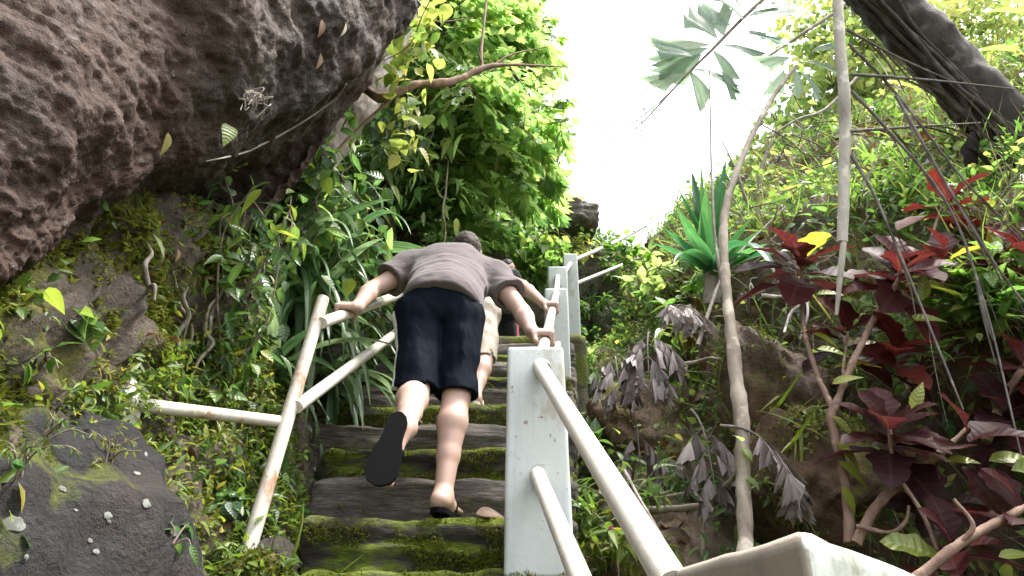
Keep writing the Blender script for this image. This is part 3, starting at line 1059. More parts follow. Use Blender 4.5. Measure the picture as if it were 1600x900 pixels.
# ------------------------------------------------------------------ people
class SDF:
    def __init__(self, lo, hi, h):
        self.lo, self.h = np.array(lo, float), h
        self.n = np.ceil((np.array(hi) - self.lo) / h).astype(int) + 1
        self.S = np.full(self.n, 0.5, np.float32)
        self.ax = [self.lo[i] + np.arange(self.n[i]) * h for i in range(3)]

    def box(self, lo, hi):
        a = np.clip(np.floor((np.array(lo) - self.lo) / self.h).astype(int), 0, self.n - 1)
        b = np.clip(np.ceil((np.array(hi) - self.lo) / self.h).astype(int) + 1, 1, self.n)
        b = np.maximum(b, a + 1)
        sl = tuple(slice(a[i], b[i]) for i in range(3))
        g = [self.ax[0][sl[0]][:, None, None], self.ax[1][sl[1]][None, :, None], self.ax[2][sl[2]][None, None, :]]
        return sl, g

    def put(self, sl, d, k):
        d = d.astype(np.float32)
        s = self.S[sl]
        if k <= 0:
            self.S[sl] = np.minimum(s, d)
        else:
            h = np.clip(0.5 + 0.5 * (s - d) / k, 0, 1)
            self.S[sl] = s * (1 - h) + d * h - k * h * (1 - h)

    def cap(self, a, b, ra, rb, k=0.03):
        a, b = np.asarray(a, float), np.asarray(b, float)
        r = max(ra, rb) + k * 1.5 + 3 * self.h
        sl, g = self.box(np.minimum(a, b) - r, np.maximum(a, b) + r)
        ba = b - a
        L2 = float(ba @ ba) + 1e-9
        t = np.clip(((g[0] - a[0]) * ba[0] + (g[1] - a[1]) * ba[1] + (g[2] - a[2]) * ba[2]) / L2, 0, 1)
        d = np.sqrt((g[0] - a[0] - t * ba[0]) ** 2 + (g[1] - a[1] - t * ba[1]) ** 2 + (g[2] - a[2] - t * ba[2]) ** 2) - (ra + (rb - ra) * t)
        self.put(sl, d, k)

    def chain(self, pts, rad, k=0.03):
        for i in range(len(pts) - 1):
            self.cap(pts[i], pts[i + 1], rad[i], rad[i + 1], k)

    def ell_d(self, c, r, R, g):
        x, y, z = g[0] - c[0], g[1] - c[1], g[2] - c[2]
        q = [(x * R[0, i] + y * R[1, i] + z * R[2, i]) for i in range(3)]
        k0 = np.sqrt(sum((q[i] / r[i]) ** 2 for i in range(3)))
        k1 = np.sqrt(sum((q[i] / r[i] ** 2) ** 2 for i in range(3)))
        return k0 * (k0 - 1) / (k1 + 1e-6)

    def ell(self, c, r, R=np.eye(3), k=0.03):
        c = np.asarray(c, float)
        m_ = max(r) + k * 1.5 + 3 * self.h
        sl, g = self.box(c - m_, c + m_)
        self.put(sl, self.ell_d(c, r, R, g), k)

    def pos(self):
        g = np.meshgrid(*self.ax, indexing='ij')
        return np.stack([x.ravel() for x in g], 1)

    def plane(self, p, n):
        """keep only the side the normal points away from"""
        n = norm(n)
        d = (self.ax[0][:, None, None] - p[0]) * n[0] + (self.ax[1][None, :, None] - p[1]) * n[1] + (self.ax[2][None, None, :] - p[2]) * n[2]
        self.S = np.maximum(self.S, d.astype(np.float32))

    def noise(self, fn):
        """displace near the surface"""
        near = np.abs(self.S) < 0.04
        ii = np.nonzero(near)
        P = np.stack([self.ax[i][ii[i]] for i in range(3)], 1)
        self.S[ii] += fn(P).astype(np.float32)

    def mesh(self):
        S = self.S
        ins = S < 0
        cs = np.zeros(np.array(S.shape) - 1, np.uint8)
        for dx in (0, 1):
            for dy in (0, 1):
                for dz in (0, 1):
                    cs += ins[dx:S.shape[0] - 1 + dx, dy:S.shape[1] - 1 + dy, dz:S.shape[2] - 1 + dz]
        act = (cs > 0) & (cs < 8)
        ci = np.stack(np.nonzero(act), 1)
        idx = np.full(act.shape, -1, np.int64)
        idx[act] = np.arange(len(ci))
        acc = np.zeros((len(ci), 3))
        cnt = np.zeros(len(ci))
        corners = [np.array(c) for c in np.ndindex(2, 2, 2)]
        for a in range(8):
            for b in range(a + 1, 8):
                df = corners[b] - corners[a]
                if np.abs(df).sum() != 1:
                    continue
                A, Bq = ci + corners[a], ci + corners[b]
                sa, sb = S[A[:, 0], A[:, 1], A[:, 2]], S[Bq[:, 0], Bq[:, 1], Bq[:, 2]]
                x = (sa < 0) != (sb < 0)
                t = sa[x] / (sa[x] - sb[x])
                acc[x] += A[x] + df * t[:, None]
                cnt[x] += 1
        V = self.lo + acc / cnt[:, None] * self.h
        quads = []
        for ax in range(3):
            o1, o2 = [(1, 2), (2, 0), (0, 1)][ax]
            sl0, sl1 = [slice(None)] * 3, [slice(None)] * 3
            sl0[ax], sl1[ax] = slice(0, -1), slice(1, None)
            s0, s1 = ins[tuple(sl0)], ins[tuple(sl1)]
            e = np.stack(np.nonzero(s0 != s1), 1)
            e = e[(e[:, o1] > 0) & (e[:, o2] > 0) & (e[:, o1] < act.shape[o1]) & (e[:, o2] < act.shape[o2])]
            flip = s0[e[:, 0], e[:, 1], e[:, 2]]
            c = []
            for (p, q) in ((0, 0), (-1, 0), (-1, -1), (0, -1)):
                k = e.copy()
                k[:, o1] += p
                k[:, o2] += q
                c.append(idx[k[:, 0], k[:, 1], k[:, 2]])
            qd = np.stack(c, 1)
            qd[~flip] = qd[~flip][:, ::-1]
            quads.append(qd)
        return V, np.concatenate(quads)

    def build(self, name, mat, parent=None, smooth_iter=1):
        V, Q = self.mesh()
        for _ in range(smooth_iter):
            acc = np.zeros_like(V)
            cnt = np.zeros(len(V))
            for i in range(4):
                a, b = Q[:, i], Q[:, (i + 1) % 4]
                np.add.at(acc, a, V[b])
                np.add.at(acc, b, V[a])
                np.add.at(cnt, a, 1)
                np.add.at(cnt, b, 1)
            V = V * 0.5 + 0.5 * acc / np.maximum(cnt, 1)[:, None]
        m = MB()
        m.add(V, Q)
        return m.build(name, mat, parent)


def frame(f, up):
    f = norm(f)
    s = norm(np.cross(f, up))
    return np.stack([s, f, np.cross(s, f)], 1)      # columns: side, forward, up


def hand(S, wrist, elbow, grip, along, side_thumb, over, r_rail=RR, sc=1.0):
    """a hand closed over a rail: grip = point on the rail axis, along = rail direction, over = way the fingers point across the rail"""
    al, ov = norm(along), norm(over)
    ov = norm(ov - (ov @ al) * al)
    up = norm(np.cross(al, ov))
    if up[2] < 0:
        up = -up
    c = grip + up * (r_rail + 0.014)
    back = c - ov * 0.045
    S.cap(wrist, back, 0.027, 0.024, 0.02)
    for s in (-0.026, -0.009, 0.009, 0.026):
        S.cap(back + al * s * 0.7, c + ov * 0.028 + al * s * 1.15, 0.0145, 0.0125, 0.010)
    R = r_rail + 0.010
    for i, s in enumerate((-0.033, -0.011, 0.011, 0.033)):
        fl = (0.9, 1.0, 0.97, 0.82)[i if side_thumb < 0 else 3 - i]
        k0 = c + ov * 0.030 + al * s
        pts = [k0]
        for ang in (60, 115, 165):
            a_ = math.radians(90 - ang * fl)
            pts.append(grip + al * s * 1.05 + (ov * math.cos(a_) + up * math.sin(a_)) * R)
        S.chain(pts, [0.0105, 0.0098, 0.009, 0.008], 0.004)
    ts = 0.034 * side_thumb
    S.chain([back + al * ts * 0.8 - up * 0.004, grip + al * ts * 1.5 - ov * (R + 0.004) + up * 0.012, grip + al * ts * 1.7 - ov * (R * 0.55) - up * (R * 0.85)],
            [0.014, 0.0115, 0.0095], 0.008)


def person(J, label, loc, shirt, shorts, hairm, skin, shoe, h=0.0055, belly=1.0, stripe=None, grips=None, hem_drop=0.0, look=(0, 1, 0.2), slip_strap=True, group=None, hands_free=True):
    allp = np.array([v for k_, v in J.items() if np.ndim(v) == 1 and k_[:4] not in ('sole', 'calf')])
    lo, hi = allp.min(0) - 0.2, allp.max(0) + 0.22
    S = SDF(lo, hi, h)
    pel, chest, neck, head = J['pel'], J['chest'], J['neck'], J['head']
    hl, hr, kl, kr, al_, ar = J['hipL'], J['hipR'], J['kneeL'], J['kneeR'], J['ankL'], J['ankR']
    spine = norm(neck - pel)
    across = norm(J['shR'] - J['shL'])
    front = norm(np.cross(spine, across))
    Rt = np.stack([across, front, spine], 1)
    # trunk, neck, head
    S.ell(pel, (0.155, 0.115, 0.12), Rt, 0.04)
    S.ell((pel + chest) / 2, (0.145, 0.115, 0.16), Rt, 0.05)
    S.ell(chest, (0.165, 0.12, 0.17), Rt, 0.05)
    S.cap(J['shL'], J['shR'], 0.06, 0.06, 0.05)
    S.cap(neck - spine * 0.03, head, 0.062, 0.055, 0.03)
    lk = norm(look)
    Rh = frame(lk, norm(head - neck))
    S.ell(head, (0.072, 0.092, 0.104), Rh, 0.02)
    S.ell(head + lk * 0.035 - Rh[:, 2] * 0.055, (0.05, 0.06, 0.055), Rh, 0.02)     # jaw
    S.cap(head + lk * 0.085 + Rh[:, 2] * 0.005, head + lk * 0.108 - Rh[:, 2] * 0.03, 0.009, 0.014, 0.01)   # nose
    S.cap(head + lk * 0.083 - Rh[:, 2] * 0.058 - Rh[:, 0] * 0.02, head + lk * 0.083 - Rh[:, 2] * 0.058 + Rh[:, 0] * 0.02, 0.008, 0.008, 0.006)
    for s in (-1, 1):
        S.ell(head + Rh[:, 0] * s * 0.074 - Rh[:, 2] * 0.012 - lk * 0.005, (0.010, 0.022, 0.032), Rh, 0.006)
        S.ell(head + lk * 0.082 + Rh[:, 0] * s * 0.032 + Rh[:, 2] * 0.006, (0.014, 0.01, 0.008), Rh, 0.004)
    # limbs
    for q in 'LR':
        sh, el, wr = J['sh' + q], J['el' + q], J['wr' + q]
        S.chain([sh, sh * 0.55 + el * 0.45, el, el * 0.72 + wr * 0.28, wr], [0.054, 0.046, 0.038, 0.041, 0.0265], 0.015)
        hp, kn, an = J['hip' + q], J['knee' + q], J['ank' + q]
        S.chain([hp, hp * 0.5 + kn * 0.5, kn], [0.092, 0.076, 0.055], 0.03)
        shin = an - kn
        calf = kn + shin * 0.30 + J['calf' + q] * 0.012
        S.chain([kn, calf, kn + shin * 0.62, an], [0.053, 0.058, 0.042, 0.033], 0.02)
        toe, heel = J['toe' + q], J['heel' + q]
        fd = norm(toe - heel)
        S.cap(an, heel, 0.034, 0.030, 0.02)
        S.chain([heel, heel * 0.45 + toe * 0.55, toe], [0.030, 0.034, 0.026], 0.02)
        S.cap(an, heel * 0.5 + toe * 0.5, 0.032, 0.03, 0.02)
        sd_ = norm(np.cross(fd, J['sole' + q]))
        for t_ in range(5):
            o_ = sd_ * (t_ - 2) * 0.017
            S.cap(toe + o_ * 0.8 - fd * 0.02, toe + o_ + fd * (0.028 - 0.003 * abs(t_ - 1)), 0.0115, 0.009, 0.005)
    if grips:
        for q, g in grips.items():
            hand(S, J['wr' + q], J['el' + q], *g)
    for q in 'LR':
        if not grips or q not in grips:
            wr, el = J['wr' + q], J['el' + q]
            f_ = norm(wr - el)
            s_ = norm(np.cross(f_, across))
            S.cap(wr, wr + f_ * 0.075, 0.026, 0.028, 0.015)
            for t_ in range(4):
                b_ = wr + f_ * 0.085 + s_ * (t_ - 1.5) * 0.019
                S.chain([b_, b_ + f_ * 0.036, b_ + norm(f_ + front * 0.5) * 0.062], [0.0095, 0.009, 0.008], 0.004)
            S.chain([wr + f_ * 0.03 + s_ * 0.025, wr + f_ * 0.07 + s_ * 0.05, wr + f_ * 0.10 + s_ * 0.05], [0.013, 0.011, 0.009], 0.006)
    body = S.build('person', skin)
    tag(body, label, 'person', group)
    # hair
    H = SDF(head - 0.16, head + 0.16, 0.005)
    H.ell(head + Rh[:, 2] * 0.010 - lk * 0.004, (0.081, 0.100, 0.106), Rh, 0.0)
    H.noise(lambda P: fbm(P * 60, 3) * 0.004)
    H.plane(head - Rh[:, 2] * 0.030 - lk * 0.03, norm(lk * 0.85 - Rh[:, 2] * 0.75))
    H.build('hair', hairm, body)
    # shirt
    lo2 = np.minimum.reduce([pel, J['shL'], J['shR'], J['elL'], J['elR'], neck, chest]) - 0.25
    hi2 = np.maximum.reduce([pel, J['shL'], J['shR'], J['elL'], J['elR'], neck, chest]) + 0.25
    T = SDF(lo2, hi2, 0.006)
    e = 0.016
    T.ell(pel + spine * (0.02 + hem_drop), (0.158 + e, 0.126 + e, 0.18), Rt, 0.04)
    T.ell(pel - spine * 0.02 - front * 0.035, (0.150 + e, 0.118 + e, 0.14), Rt, 0.04)
    T.ell((pel + chest) / 2, (0.160 * belly + e, 0.122 + e, 0.17), Rt, 0.06)
    T.ell(chest, (0.172 + e, 0.122 + e, 0.18), Rt, 0.06)
    T.cap(J['shL'], J['shR'], 0.062 + e, 0.062 + e, 0.06)
    T.cap(neck - spine * 0.05, neck + norm(head - neck) * 0.015, 0.072 + e, 0.062 + e, 0.04)
    for q in 'LR':
        sh, el = J['sh' + q], J['el' + q]
        T.chain([sh, sh * 0.45 + el * 0.55, sh * 0.12 + el * 0.88], [0.062 + e, 0.053 + e, 0.050 + e], 0.05)

    def folds(P):
        s = (P - pel) @ spine
        a = (P - pel) @ across
        f = (P - pel) @ front
        w = np.exp(-((s - 0.12) / 0.16) ** 2)
        q1 = fbm(np.stack([a * 3.2, f * 4, s * 21 + a * a * 18], 1) + 3, 3, True)
        q2 = fbm(np.stack([a * 6, f * 6, s * 5], 1), 3)
        return -q1 * 0.008 * (0.2 + w) - q2 * 0.009
    T.noise(folds)
    T.plane(pel - spine * 0.045 + spine * hem_drop, norm(-spine + front * 0.25))
    for q in 'LR':
        sh, el = J['sh' + q], J['el' + q]
        dd = norm(el - sh)
        cut = sh * 0.46 + el * 0.54
        # cut the sleeve only around the arm
        c0 = cut
        gx_, gy_, gz_ = T.ax[0][:, None, None], T.ax[1][None, :, None], T.ax[2][None, None, :]
        dist = (gx_ - c0[0]) * dd[0] + (gy_ - c0[1]) * dd[1] + (gz_ - c0[2]) * dd[2]
        near = ((gx_ - el[0]) ** 2 + (gy_ - el[1]) ** 2 + (gz_ - el[2]) ** 2) < 0.20 ** 2
        T.S = np.where(near, np.maximum(T.S, dist.astype(np.float32)), T.S)
        # hollow of the sleeve mouth
        t = np.clip(((gx_ - sh[0]) * dd[0] + (gy_ - sh[1]) * dd[1] + (gz_ - sh[2]) * dd[2]), 0.12, 1)
        dr = np.sqrt((gx_ - sh[0] - t * dd[0]) ** 2 + (gy_ - sh[1] - t * dd[1]) ** 2 + (gz_ - sh[2] - t * dd[2]) ** 2) - 0.054
        T.S = np.maximum(T.S, (-dr).astype(np.float32))
    # neck opening
    T.build('shirt', shirt, body)
    # shorts
    lo3 = np.minimum.reduce([pel, hl, hr, kl, kr]) - 0.22
    hi3 = np.maximum.reduce([pel, hl, hr, kl, kr]) + 0.22
    Q = SDF(lo3, hi3, 0.006)
    e = 0.018
    Q.ell(pel - spine * 0.02, (0.133 + e, 0.110 + e, 0.135), Rt, 0.04)
    for q in 'LR':
        hp, kn = J['hip' + q], J['knee' + q]
        mid = hp * 0.45 + kn * 0.55
        Q.chain([hp, mid, kn * 1.12 - hp * 0.12], [0.081 + e, 0.065 + e, 0.061 + e], 0.012)
        # seat
        Q.ell(hp + front * -0.035 + spine * 0.01, (0.088, 0.085, 0.095), Rt, 0.04)
    Q.noise(lambda P: -fbm(P * np.array([8, 8, 3.2]) + 2, 3, True) * 0.014 - fbm(P * 5 + 7, 2) * 0.010)
    Q.plane(pel + spine * 0.005, norm(spine - front * 0.25))
    gx_, gy_, gz_ = Q.ax[0][:, None, None], Q.ax[1][None, :, None], Q.ax[2][None, None, :]
    for q in 'LR':
        hp, kn = J['hip' + q], J['knee' + q]
        dd = norm(kn - hp)
        nn = norm(dd * 0.55 + np.array([0, 0, -1]) * 0.45)
        cut = kn + dd * J.get('hem', 0.0)
        dist = (gx_ - cut[0]) * nn[0] + (gy_ - cut[1]) * nn[1] + (gz_ - cut[2]) * nn[2]
        near = ((gx_ - kn[0]) ** 2 + (gy_ - kn[1]) ** 2 + (gz_ - kn[2]) ** 2) < 0.24 ** 2
        near = near & (((gx_ - kn[0]) * across[0] + (gy_ - kn[1]) * across[1] + (gz_ - kn[2]) * across[2]) * (1 if q == 'R' else -1) > -0.11)
        Q.S = np.where(near, np.maximum(Q.S, dist.astype(np.float32)), Q.S)
        L_ = np.linalg.norm(kn - hp)
        t = np.clip((gx_ - hp[0]) * dd[0] + (gy_ - hp[1]) * dd[1] + (gz_ - hp[2]) * dd[2], L_ * 0.6, 1)
        dr = np.sqrt((gx_ - hp[0] - t * dd[0]) ** 2 + (gy_ - hp[1] - t * dd[1]) ** 2 + (gz_ - hp[2] - t * dd[2]) ** 2) - 0.066
        Q.S = np.maximum(Q.S, (-dr).astype(np.float32))
    so = Q.build('shorts', shorts, body)
    if stripe is not None:
        st, q = stripe
        hp, kn = J['hip' + q], J['knee' + q]
        me = so.data
        V = np.zeros(len(me.vertices) * 3)
        me.vertices.foreach_get('co', V)
        V = V.reshape(-1, 3)
        me.materials.append(st)
        F = np.array([p.vertices[:] for p in me.polygons])
        Cc = V[F].mean(1)
        sgn = 1 if q == 'R' else -1
        ax = norm(kn - hp)
        rel = Cc - hp
        t = rel @ ax
        side = norm(across * sgn - (across @ ax) * sgn * ax)
        bk = norm(np.cross(ax, side))
        if bk[1] > 0:
            bk = -bk
        off = rel - t[:, None] * ax
        ang = np.degrees(np.arctan2(off @ bk, off @ side))
        sel = (ang > 8) & (ang < 30) & (t > 0.0) & (off @ side > 0.05)
        mi = sel.astype(np.int32)
        me.polygons.foreach_set('material_index', mi)
    # slippers
    for q in 'LR':
        toe, heel, sole = J['toe' + q], J['heel' + q], norm(J['sole' + q])
        fd = norm(toe - heel)
        sd_ = norm(np.cross(fd, sole))
        Lf = np.linalg.norm(toe - heel) + 0.085
        t = np.linspace(0, 1, 22)
        w = 0.034 + 0.017 * np.sin(np.clip((t - 0.25) / 0.75, 0, 1) * math.pi * 0.62) - 0.006 * np.exp(-((t - 0.38) / 0.12) ** 2)
        w = w * np.sqrt(np.clip(1 - (np.abs(t - 0.5) * 2) ** 7, 0.03, 1))
        base = heel - fd * 0.038 + sole * 0.026
        V = []
        for lift in (0.0, 0.018):
            for i in range(22):
                c_ = base + fd * t[i] * Lf + sole * lift
                V += [c_ - sd_ * w[i], c_ - sd_ * w[i] * 0.5, c_ + sd_ * w[i] * 0.5, c_ + sd_ * w[i]]
        f = grid_faces(22, 4)
        n0 = 88
        idx = np.arange(n0).reshape(22, 4)
        border = np.concatenate([idx[0, :], idx[1:, -1], idx[-1, -2::-1], idx[-2:0:-1, 0]])
        b2_ = np.roll(border, -1)
        m_ = MB()
        m_.add(np.array(V), np.vstack([f, f[:, ::-1] + n0, np.stack([border, border + n0, b2_ + n0, b2_], 1)]))
        sl = m_.build('slipper', shoe, body, smooth=False)
        if slip_strap:
            m_ = MB()
            tp = toe - fd * 0.015 - sole * 0.03
            tube(m_, [heel * 0.5 + toe * 0.5 + sd_ * 0.04 + sole * 0.02, heel * 0.35 + toe * 0.65 + sd_ * 0.034 - sole * 0.022, tp], [0.006] * 3, 6)
            tube(m_, [heel * 0.5 + toe * 0.5 - sd_ * 0.04 + sole * 0.02, heel * 0.35 + toe * 0.65 - sd_ * 0.034 - sole * 0.022, tp], [0.006] * 3, 6)
            m_.build('strap', shoe, sl)
    return body


A = np.array
z1 = 0.12 + DZ
raildirL = norm(g2 - g1)
gripL = g1 + (g2 - g1) * 0.19
raildirR = norm(H2 - Hr)
J = dict(pel=at(693, 478, 2.84), chest=at(705, 425, 3.06), neck=at(722, 403, 3.24), head=at(729, 394, 3.40),
         shL=at(640, 421, 3.10), shR=at(772, 432, 3.10), elL=at(580, 453, 2.98), elR=at(816, 488, 2.95),
         hipL=at(656, 500, 2.80), hipR=at(720, 500, 2.83), kneeL=at(648, 612, 2.66), kneeR=at(713, 618, 2.74),
         ankL=at(634, 668, 2.30), ankR=at(692, 772, 2.60))
J['ankR'][2] = z1 + 0.085
J['wrL'] = gripL + A([0.035, 0.055, 0.058])
J['wrR'] = Hr + A([-0.055, 0.045, 0.06])
J['heelR'] = A([J['ankR'][0] - 0.005, 2.545, z1 + 0.062])
J['toeR'] = A([J['ankR'][0] - 0.03 + 0.05, 2.73, z1 + 0.052])
J['soleR'] = A([0, 0, -1.0])
J['heelL'] = at(622, 668, 2.24)
J['toeL'] = at(598, 742, 2.20)
J['soleL'] = norm(A([0.05, -1, 0.15]))
J['calfL'] = A([0, -1, 0.3])
J['calfR'] = A([0, -1, 0.0])
J['hem'] = 0.0
man = person(J, 'man in taupe t-shirt and navy shorts climbing the mossy steps, hands on both rails', None,
             M['shirt'], M['shorts_navy'], M['hair'], M['skin'], M['rubber'], belly=1.05, stripe=(M['white_trim'], 'L'),
             grips={'L': (gripL, raildirL, 1, A([-1, -0.15, 0])), 'R': (Hr, raildirR, -1, A([1, -0.1, 0]))}, look=(0.05, 0.9, 0.25))

gripL2 = g1 + (g2 - g1) * 0.86
z5 = 0.12 + DZ * 5
J = dict(pel=at(728, 475, 4.25), chest=at(735, 442, 4.42), neck=at(738, 425, 4.55), head=at(738, 420, 4.72),
         shL=at(697, 432, 4.22), shR=at(782, 434, 4.36), elL=at(660, 452, 3.92), elR=at(817, 447, 4.2),
         hipL=at(710, 490, 4.22), hipR=at(755, 490, 4.22), kneeL=at(708, 560, 4.2), kneeR=at(756, 562, 4.06),
         ankL=at(700, 600, 4.3), ankR=at(742, 622, 3.86))
J['ankR'][2] = z5 + 0.10
J['wrL'] = gripL2 + A([0.07, 0.05, 0.05])
J['wrR'] = H2 + A([-0.05, 0.05, 0.062])
for q, yy, zz in (('R', 3.80, z5), ('L', 4.42, 0.12 + DZ * 7)):
    J['ank' + q][2] = zz + 0.09
    J['ank' + q][1] = yy + 0.05
    J['heel' + q] = A([J['ank' + q][0], yy, zz + 0.062])
    J['toe' + q] = A([J['ank' + q][0] + 0.01, yy + 0.17, zz + 0.052])
    J['sole' + q] = A([0, 0, -1.0])
    J['calf' + q] = A([0, -1, 0.0])
J['hem'] = 0.0
person(J, 'climber in beige shorts and blue grey shirt, mostly hidden ahead of the man in taupe', None,
       M['shirt_blue'], M['shorts_beige'], M['hair_black'], M['skin'], M['rubber_pale'], h=0.0065, look=(0.1, 0.9, 0.3),
       grips={'L': (gripL2, raildirL, 1, A([-1, -0.3, 0])), 'R': (H2, raildirR, -1, A([1, -0.1, 0]))})

zg = 2.33
x0, y0 = float(at(790, 450, 7.5)[0]), 7.5
J = dict(pel=A([x0 - 0.02, y0, zg + 0.83]), chest=A([x0 - 0.02, y0 + 0.03, zg + 1.10]), neck=A([x0, y0 + 0.05, zg + 1.30]), head=A([x0 + 0.02, y0 + 0.06, zg + 1.46]),
         shL=A([x0 - 0.19, y0 + 0.06, zg + 1.22]), shR=A([x0 + 0.13, y0 - 0.02, zg + 1.22]), elL=A([x0 - 0.22, y0 + 0.08, zg + 0.98]), elR=A([x0 + 0.18, y0 + 0.05, zg + 0.98]),
         wrL=A([x0 - 0.18, y0 + 0.2, zg + 0.80]), wrR=A([x0 + 0.20, y0 + 0.22, zg + 0.86]),
         hipL=A([x0 - 0.10, y0, zg + 0.78]), hipR=A([x0 + 0.06, y0, zg + 0.78]), kneeL=A([x0 - 0.10, y0 + 0.03, zg + 0.44]), kneeR=A([x0 + 0.07, y0 - 0.02, zg + 0.62 - 0.18]),
         ankL=A([x0 - 0.10, y0 + 0.04, zg + 0.085]), ankR=A([x0 + 0.07, y0, zg + 0.085]))
for q in 'LR':
    a_ = J['ank' + q]
    J['heel' + q], J['toe' + q] = a_ + A([0, -0.04, -0.03]), a_ + A([0.06, 0.12, -0.035])
    J['sole' + q], J['calf' + q] = A([0, 0, -1.0]), A([0, -1, 0.0])
J['hem'] = -0.02
person(J, 'child in black shorts with a red stripe standing at the stair top', None,
       M['shirt_black'], M['shorts_black'], M['hair_black'], M['skin_tan'], M['rubber'], h=0.0075, look=(0.95, 0.3, 0.0), stripe=(M['red_trim'], 'R'))

# ------------------------------------------------------------------ vegetation
bpy.context.view_layer.update()
TERR = [hillL, hillR, cliff]


def hit(px, py, objs=None, back=0.0):
    d = Vector(at(px, py, 1.0)).normalized()
    best = None
    for o in (objs or TERR):
        ok, loc, n, _ = o.ray_cast(Vector((0, 0, 0)), d)
        if ok and (best is None or loc.length < best[0].length):
            best = (loc, n)
    if best is None:
        return at(px, py, 4.0), A([0, 0, 1.0])
    n = np.array(best[1])
    if n @ np.array(d) > 0:
        n = -n
    return np.array(best[0]) + np.array(d) * back, n


def scatter(V, Nn, n, dens, seed=1):
    """n points on a surface grid, spread by area times dens(point)"""
    r = np.random.default_rng(seed)
    ny, ns = V.shape[:2]
    a, b, c, d = V[:-1, :-1], V[1:, :-1], V[:-1, 1:], V[1:, 1:]
    mid = ((a + b + c + d) / 4).reshape(-1, 3)
    w = np.linalg.norm(np.cross(b - a, c - a), axis=-1).ravel() * np.maximum(dens(mid), 0)
    k = r.choice(len(w), n, p=w / w.sum())
    i0, j0 = k // (ns - 1), k % (ns - 1)
    fi, fj = r.random(n)[:, None], r.random(n)[:, None]
    P = V[i0, j0] * (1 - fi) * (1 - fj) + V[i0 + 1, j0] * fi * (1 - fj) + V[i0, j0 + 1] * (1 - fi) * fj + V[i0 + 1, j0 + 1] * fi * fj
    return P, Nn[i0, j0]


def small_leaves(mb, P, Nn, tpl, size, grav=0.4, out=0.6, tint=(0.45, 0.22), lift=0.03, seed=2, wid=1.0, patch=2.0):
    r = np.random.default_rng(seed)
    n = len(P)
    d = Nn * out + r.normal(size=(n, 3)) * 0.7 + A([0, 0, -grav])
    up = Nn * 0.8 + A([0, 0, 0.7]) + r.normal(size=(n, 3)) * 0.45
    s = r.uniform(*size, n) * (0.7 + 0.6 * r.random(n))
    t = np.clip(tint[0] + fbm(P * patch + 3, 3) * 0.35 + r.normal(size=n) * tint[1], 0, 1)
    place(mb, tpl, P + Nn * (r.random(n) * lift)[:, None], d, up, s * wid, s, t)


def clump(P, f, lo):
    return (fbm(P * f + 11, 3) > lo).astype(float)


# left wall: creeping leaves, moss and ferns
def densL(P):
    y, z = P[:, 1], P[:, 2] - zb(P[:, 1])
    d = np.where(y < 2.0, 0.08, np.where(y < 2.4, 0.4, 1.0)) * (y > 1.2) * (z > -0.3) * (z < 3.4)
    return d * (0.25 + clump(P, 1.8, -0.05)) * np.exp(-np.maximum(y - 4, 0) * 0.12)


P, Q = scatter(VL, NL, 15000, densL, 5)
mb = MB()
small_leaves(mb, P, Q, OVATE, (0.025, 0.065), 0.6, 0.5, (0.38, 0.2), 0.09, 1)
P, Q = scatter(VL, NL, 8000, densL, 6)
small_leaves(mb, P, Q, LANCE, (0.05, 0.12), 0.7, 0.5, (0.40, 0.22), 0.10, 2)
tag(mb.build('undergrowth', M['small']), 'small creeping leaves growing over the rock wall left of the stair', 'undergrowth', None, 'stuff')

mb = MB()


def densF(P):
    y, z = P[:, 1], P[:, 2] - zb(P[:, 1])
    return ((y > 1.65) & (y < 3.0) & (z > -0.4) & (z < 0.70)) * (0.25 + clump(P, 3.0, -0.15))


P, Q = scatter(VL, NL, 4200, densF, 8)
small_leaves(mb, P, Q, LANCE, (0.02, 0.05), 0.1, 0.8, (0.55, 0.2), 0.07, 3, 1.2, 3)
P, Q = scatter(VL, NL, 5000, densF, 9)
small_leaves(mb, P, Q, OVATE, (0.012, 0.028), 0.1, 0.8, (0.5, 0.22), 0.06, 4, 1.2, 3)
tag(mb.build('ground_cover', M['fern']), 'bright green feathery ground cover under the rusty brace, left of the stair', 'ground cover', None, 'stuff')

# yellow moss on the left wall
mb = MB()


def densM(P):
    y, z = P[:, 1], P[:, 2] - zb(P[:, 1])
    return ((y > 1.3) & (y < 3.6) & (z > 0.1) & (z < 1.7)) * clump(P, 2.6, 0.08)


P, Q = scatter(VL, NL, 16000, densM, 10)
small_leaves(mb, P, Q, (np.array([[-0.3, 0, 0], [0.3, 0, 0], [0, 1, 0.0]]), np.array([[0, 1, 2]]), np.zeros((3, 3))), (0.012, 0.030), 0.1, 1.0, (0.5, 0.25), 0.012, 5)
tag(mb.build('moss', M['moss'], smooth=False), 'yellow green moss on the rock wall left of the stair', 'moss', None, 'stuff')


mb = MB()
NEARL = lambda P: ((P[:, 1] > 1.1) & (P[:, 1] < 2.5) & (P[:, 2] > -0.4) & (P[:, 2] < 1.6)) * (0.1 + clump(P, 3.2, 0.0))
P, Q = scatter(VL, NL, 1000, NEARL, 12)
small_leaves(mb, P, Q, OVATE, (0.012, 0.035), 0.4, 0.6, (0.4, 0.25), 0.03, 13)
P, Q = scatter(VL, NL, 450, NEARL, 13)
small_leaves(mb, P, Q, LANCE, (0.02, 0.05), 0.4, 0.7, (0.6, 0.25), 0.04, 14, 1.2)
tag(mb.build('undergrowth', M['fern']), 'tiny leaved plants rooted in the moss of the near left rock wall', 'undergrowth', None, 'stuff')
mb = MB()
P, Q = scatter(VL, NL, 15000, lambda P: ((P[:, 1] > 1.1) & (P[:, 1] < 2.6) & (P[:, 2] > -0.3) & (P[:, 2] < 1.7)) * clump(P, 3.6, 0.10), 14)
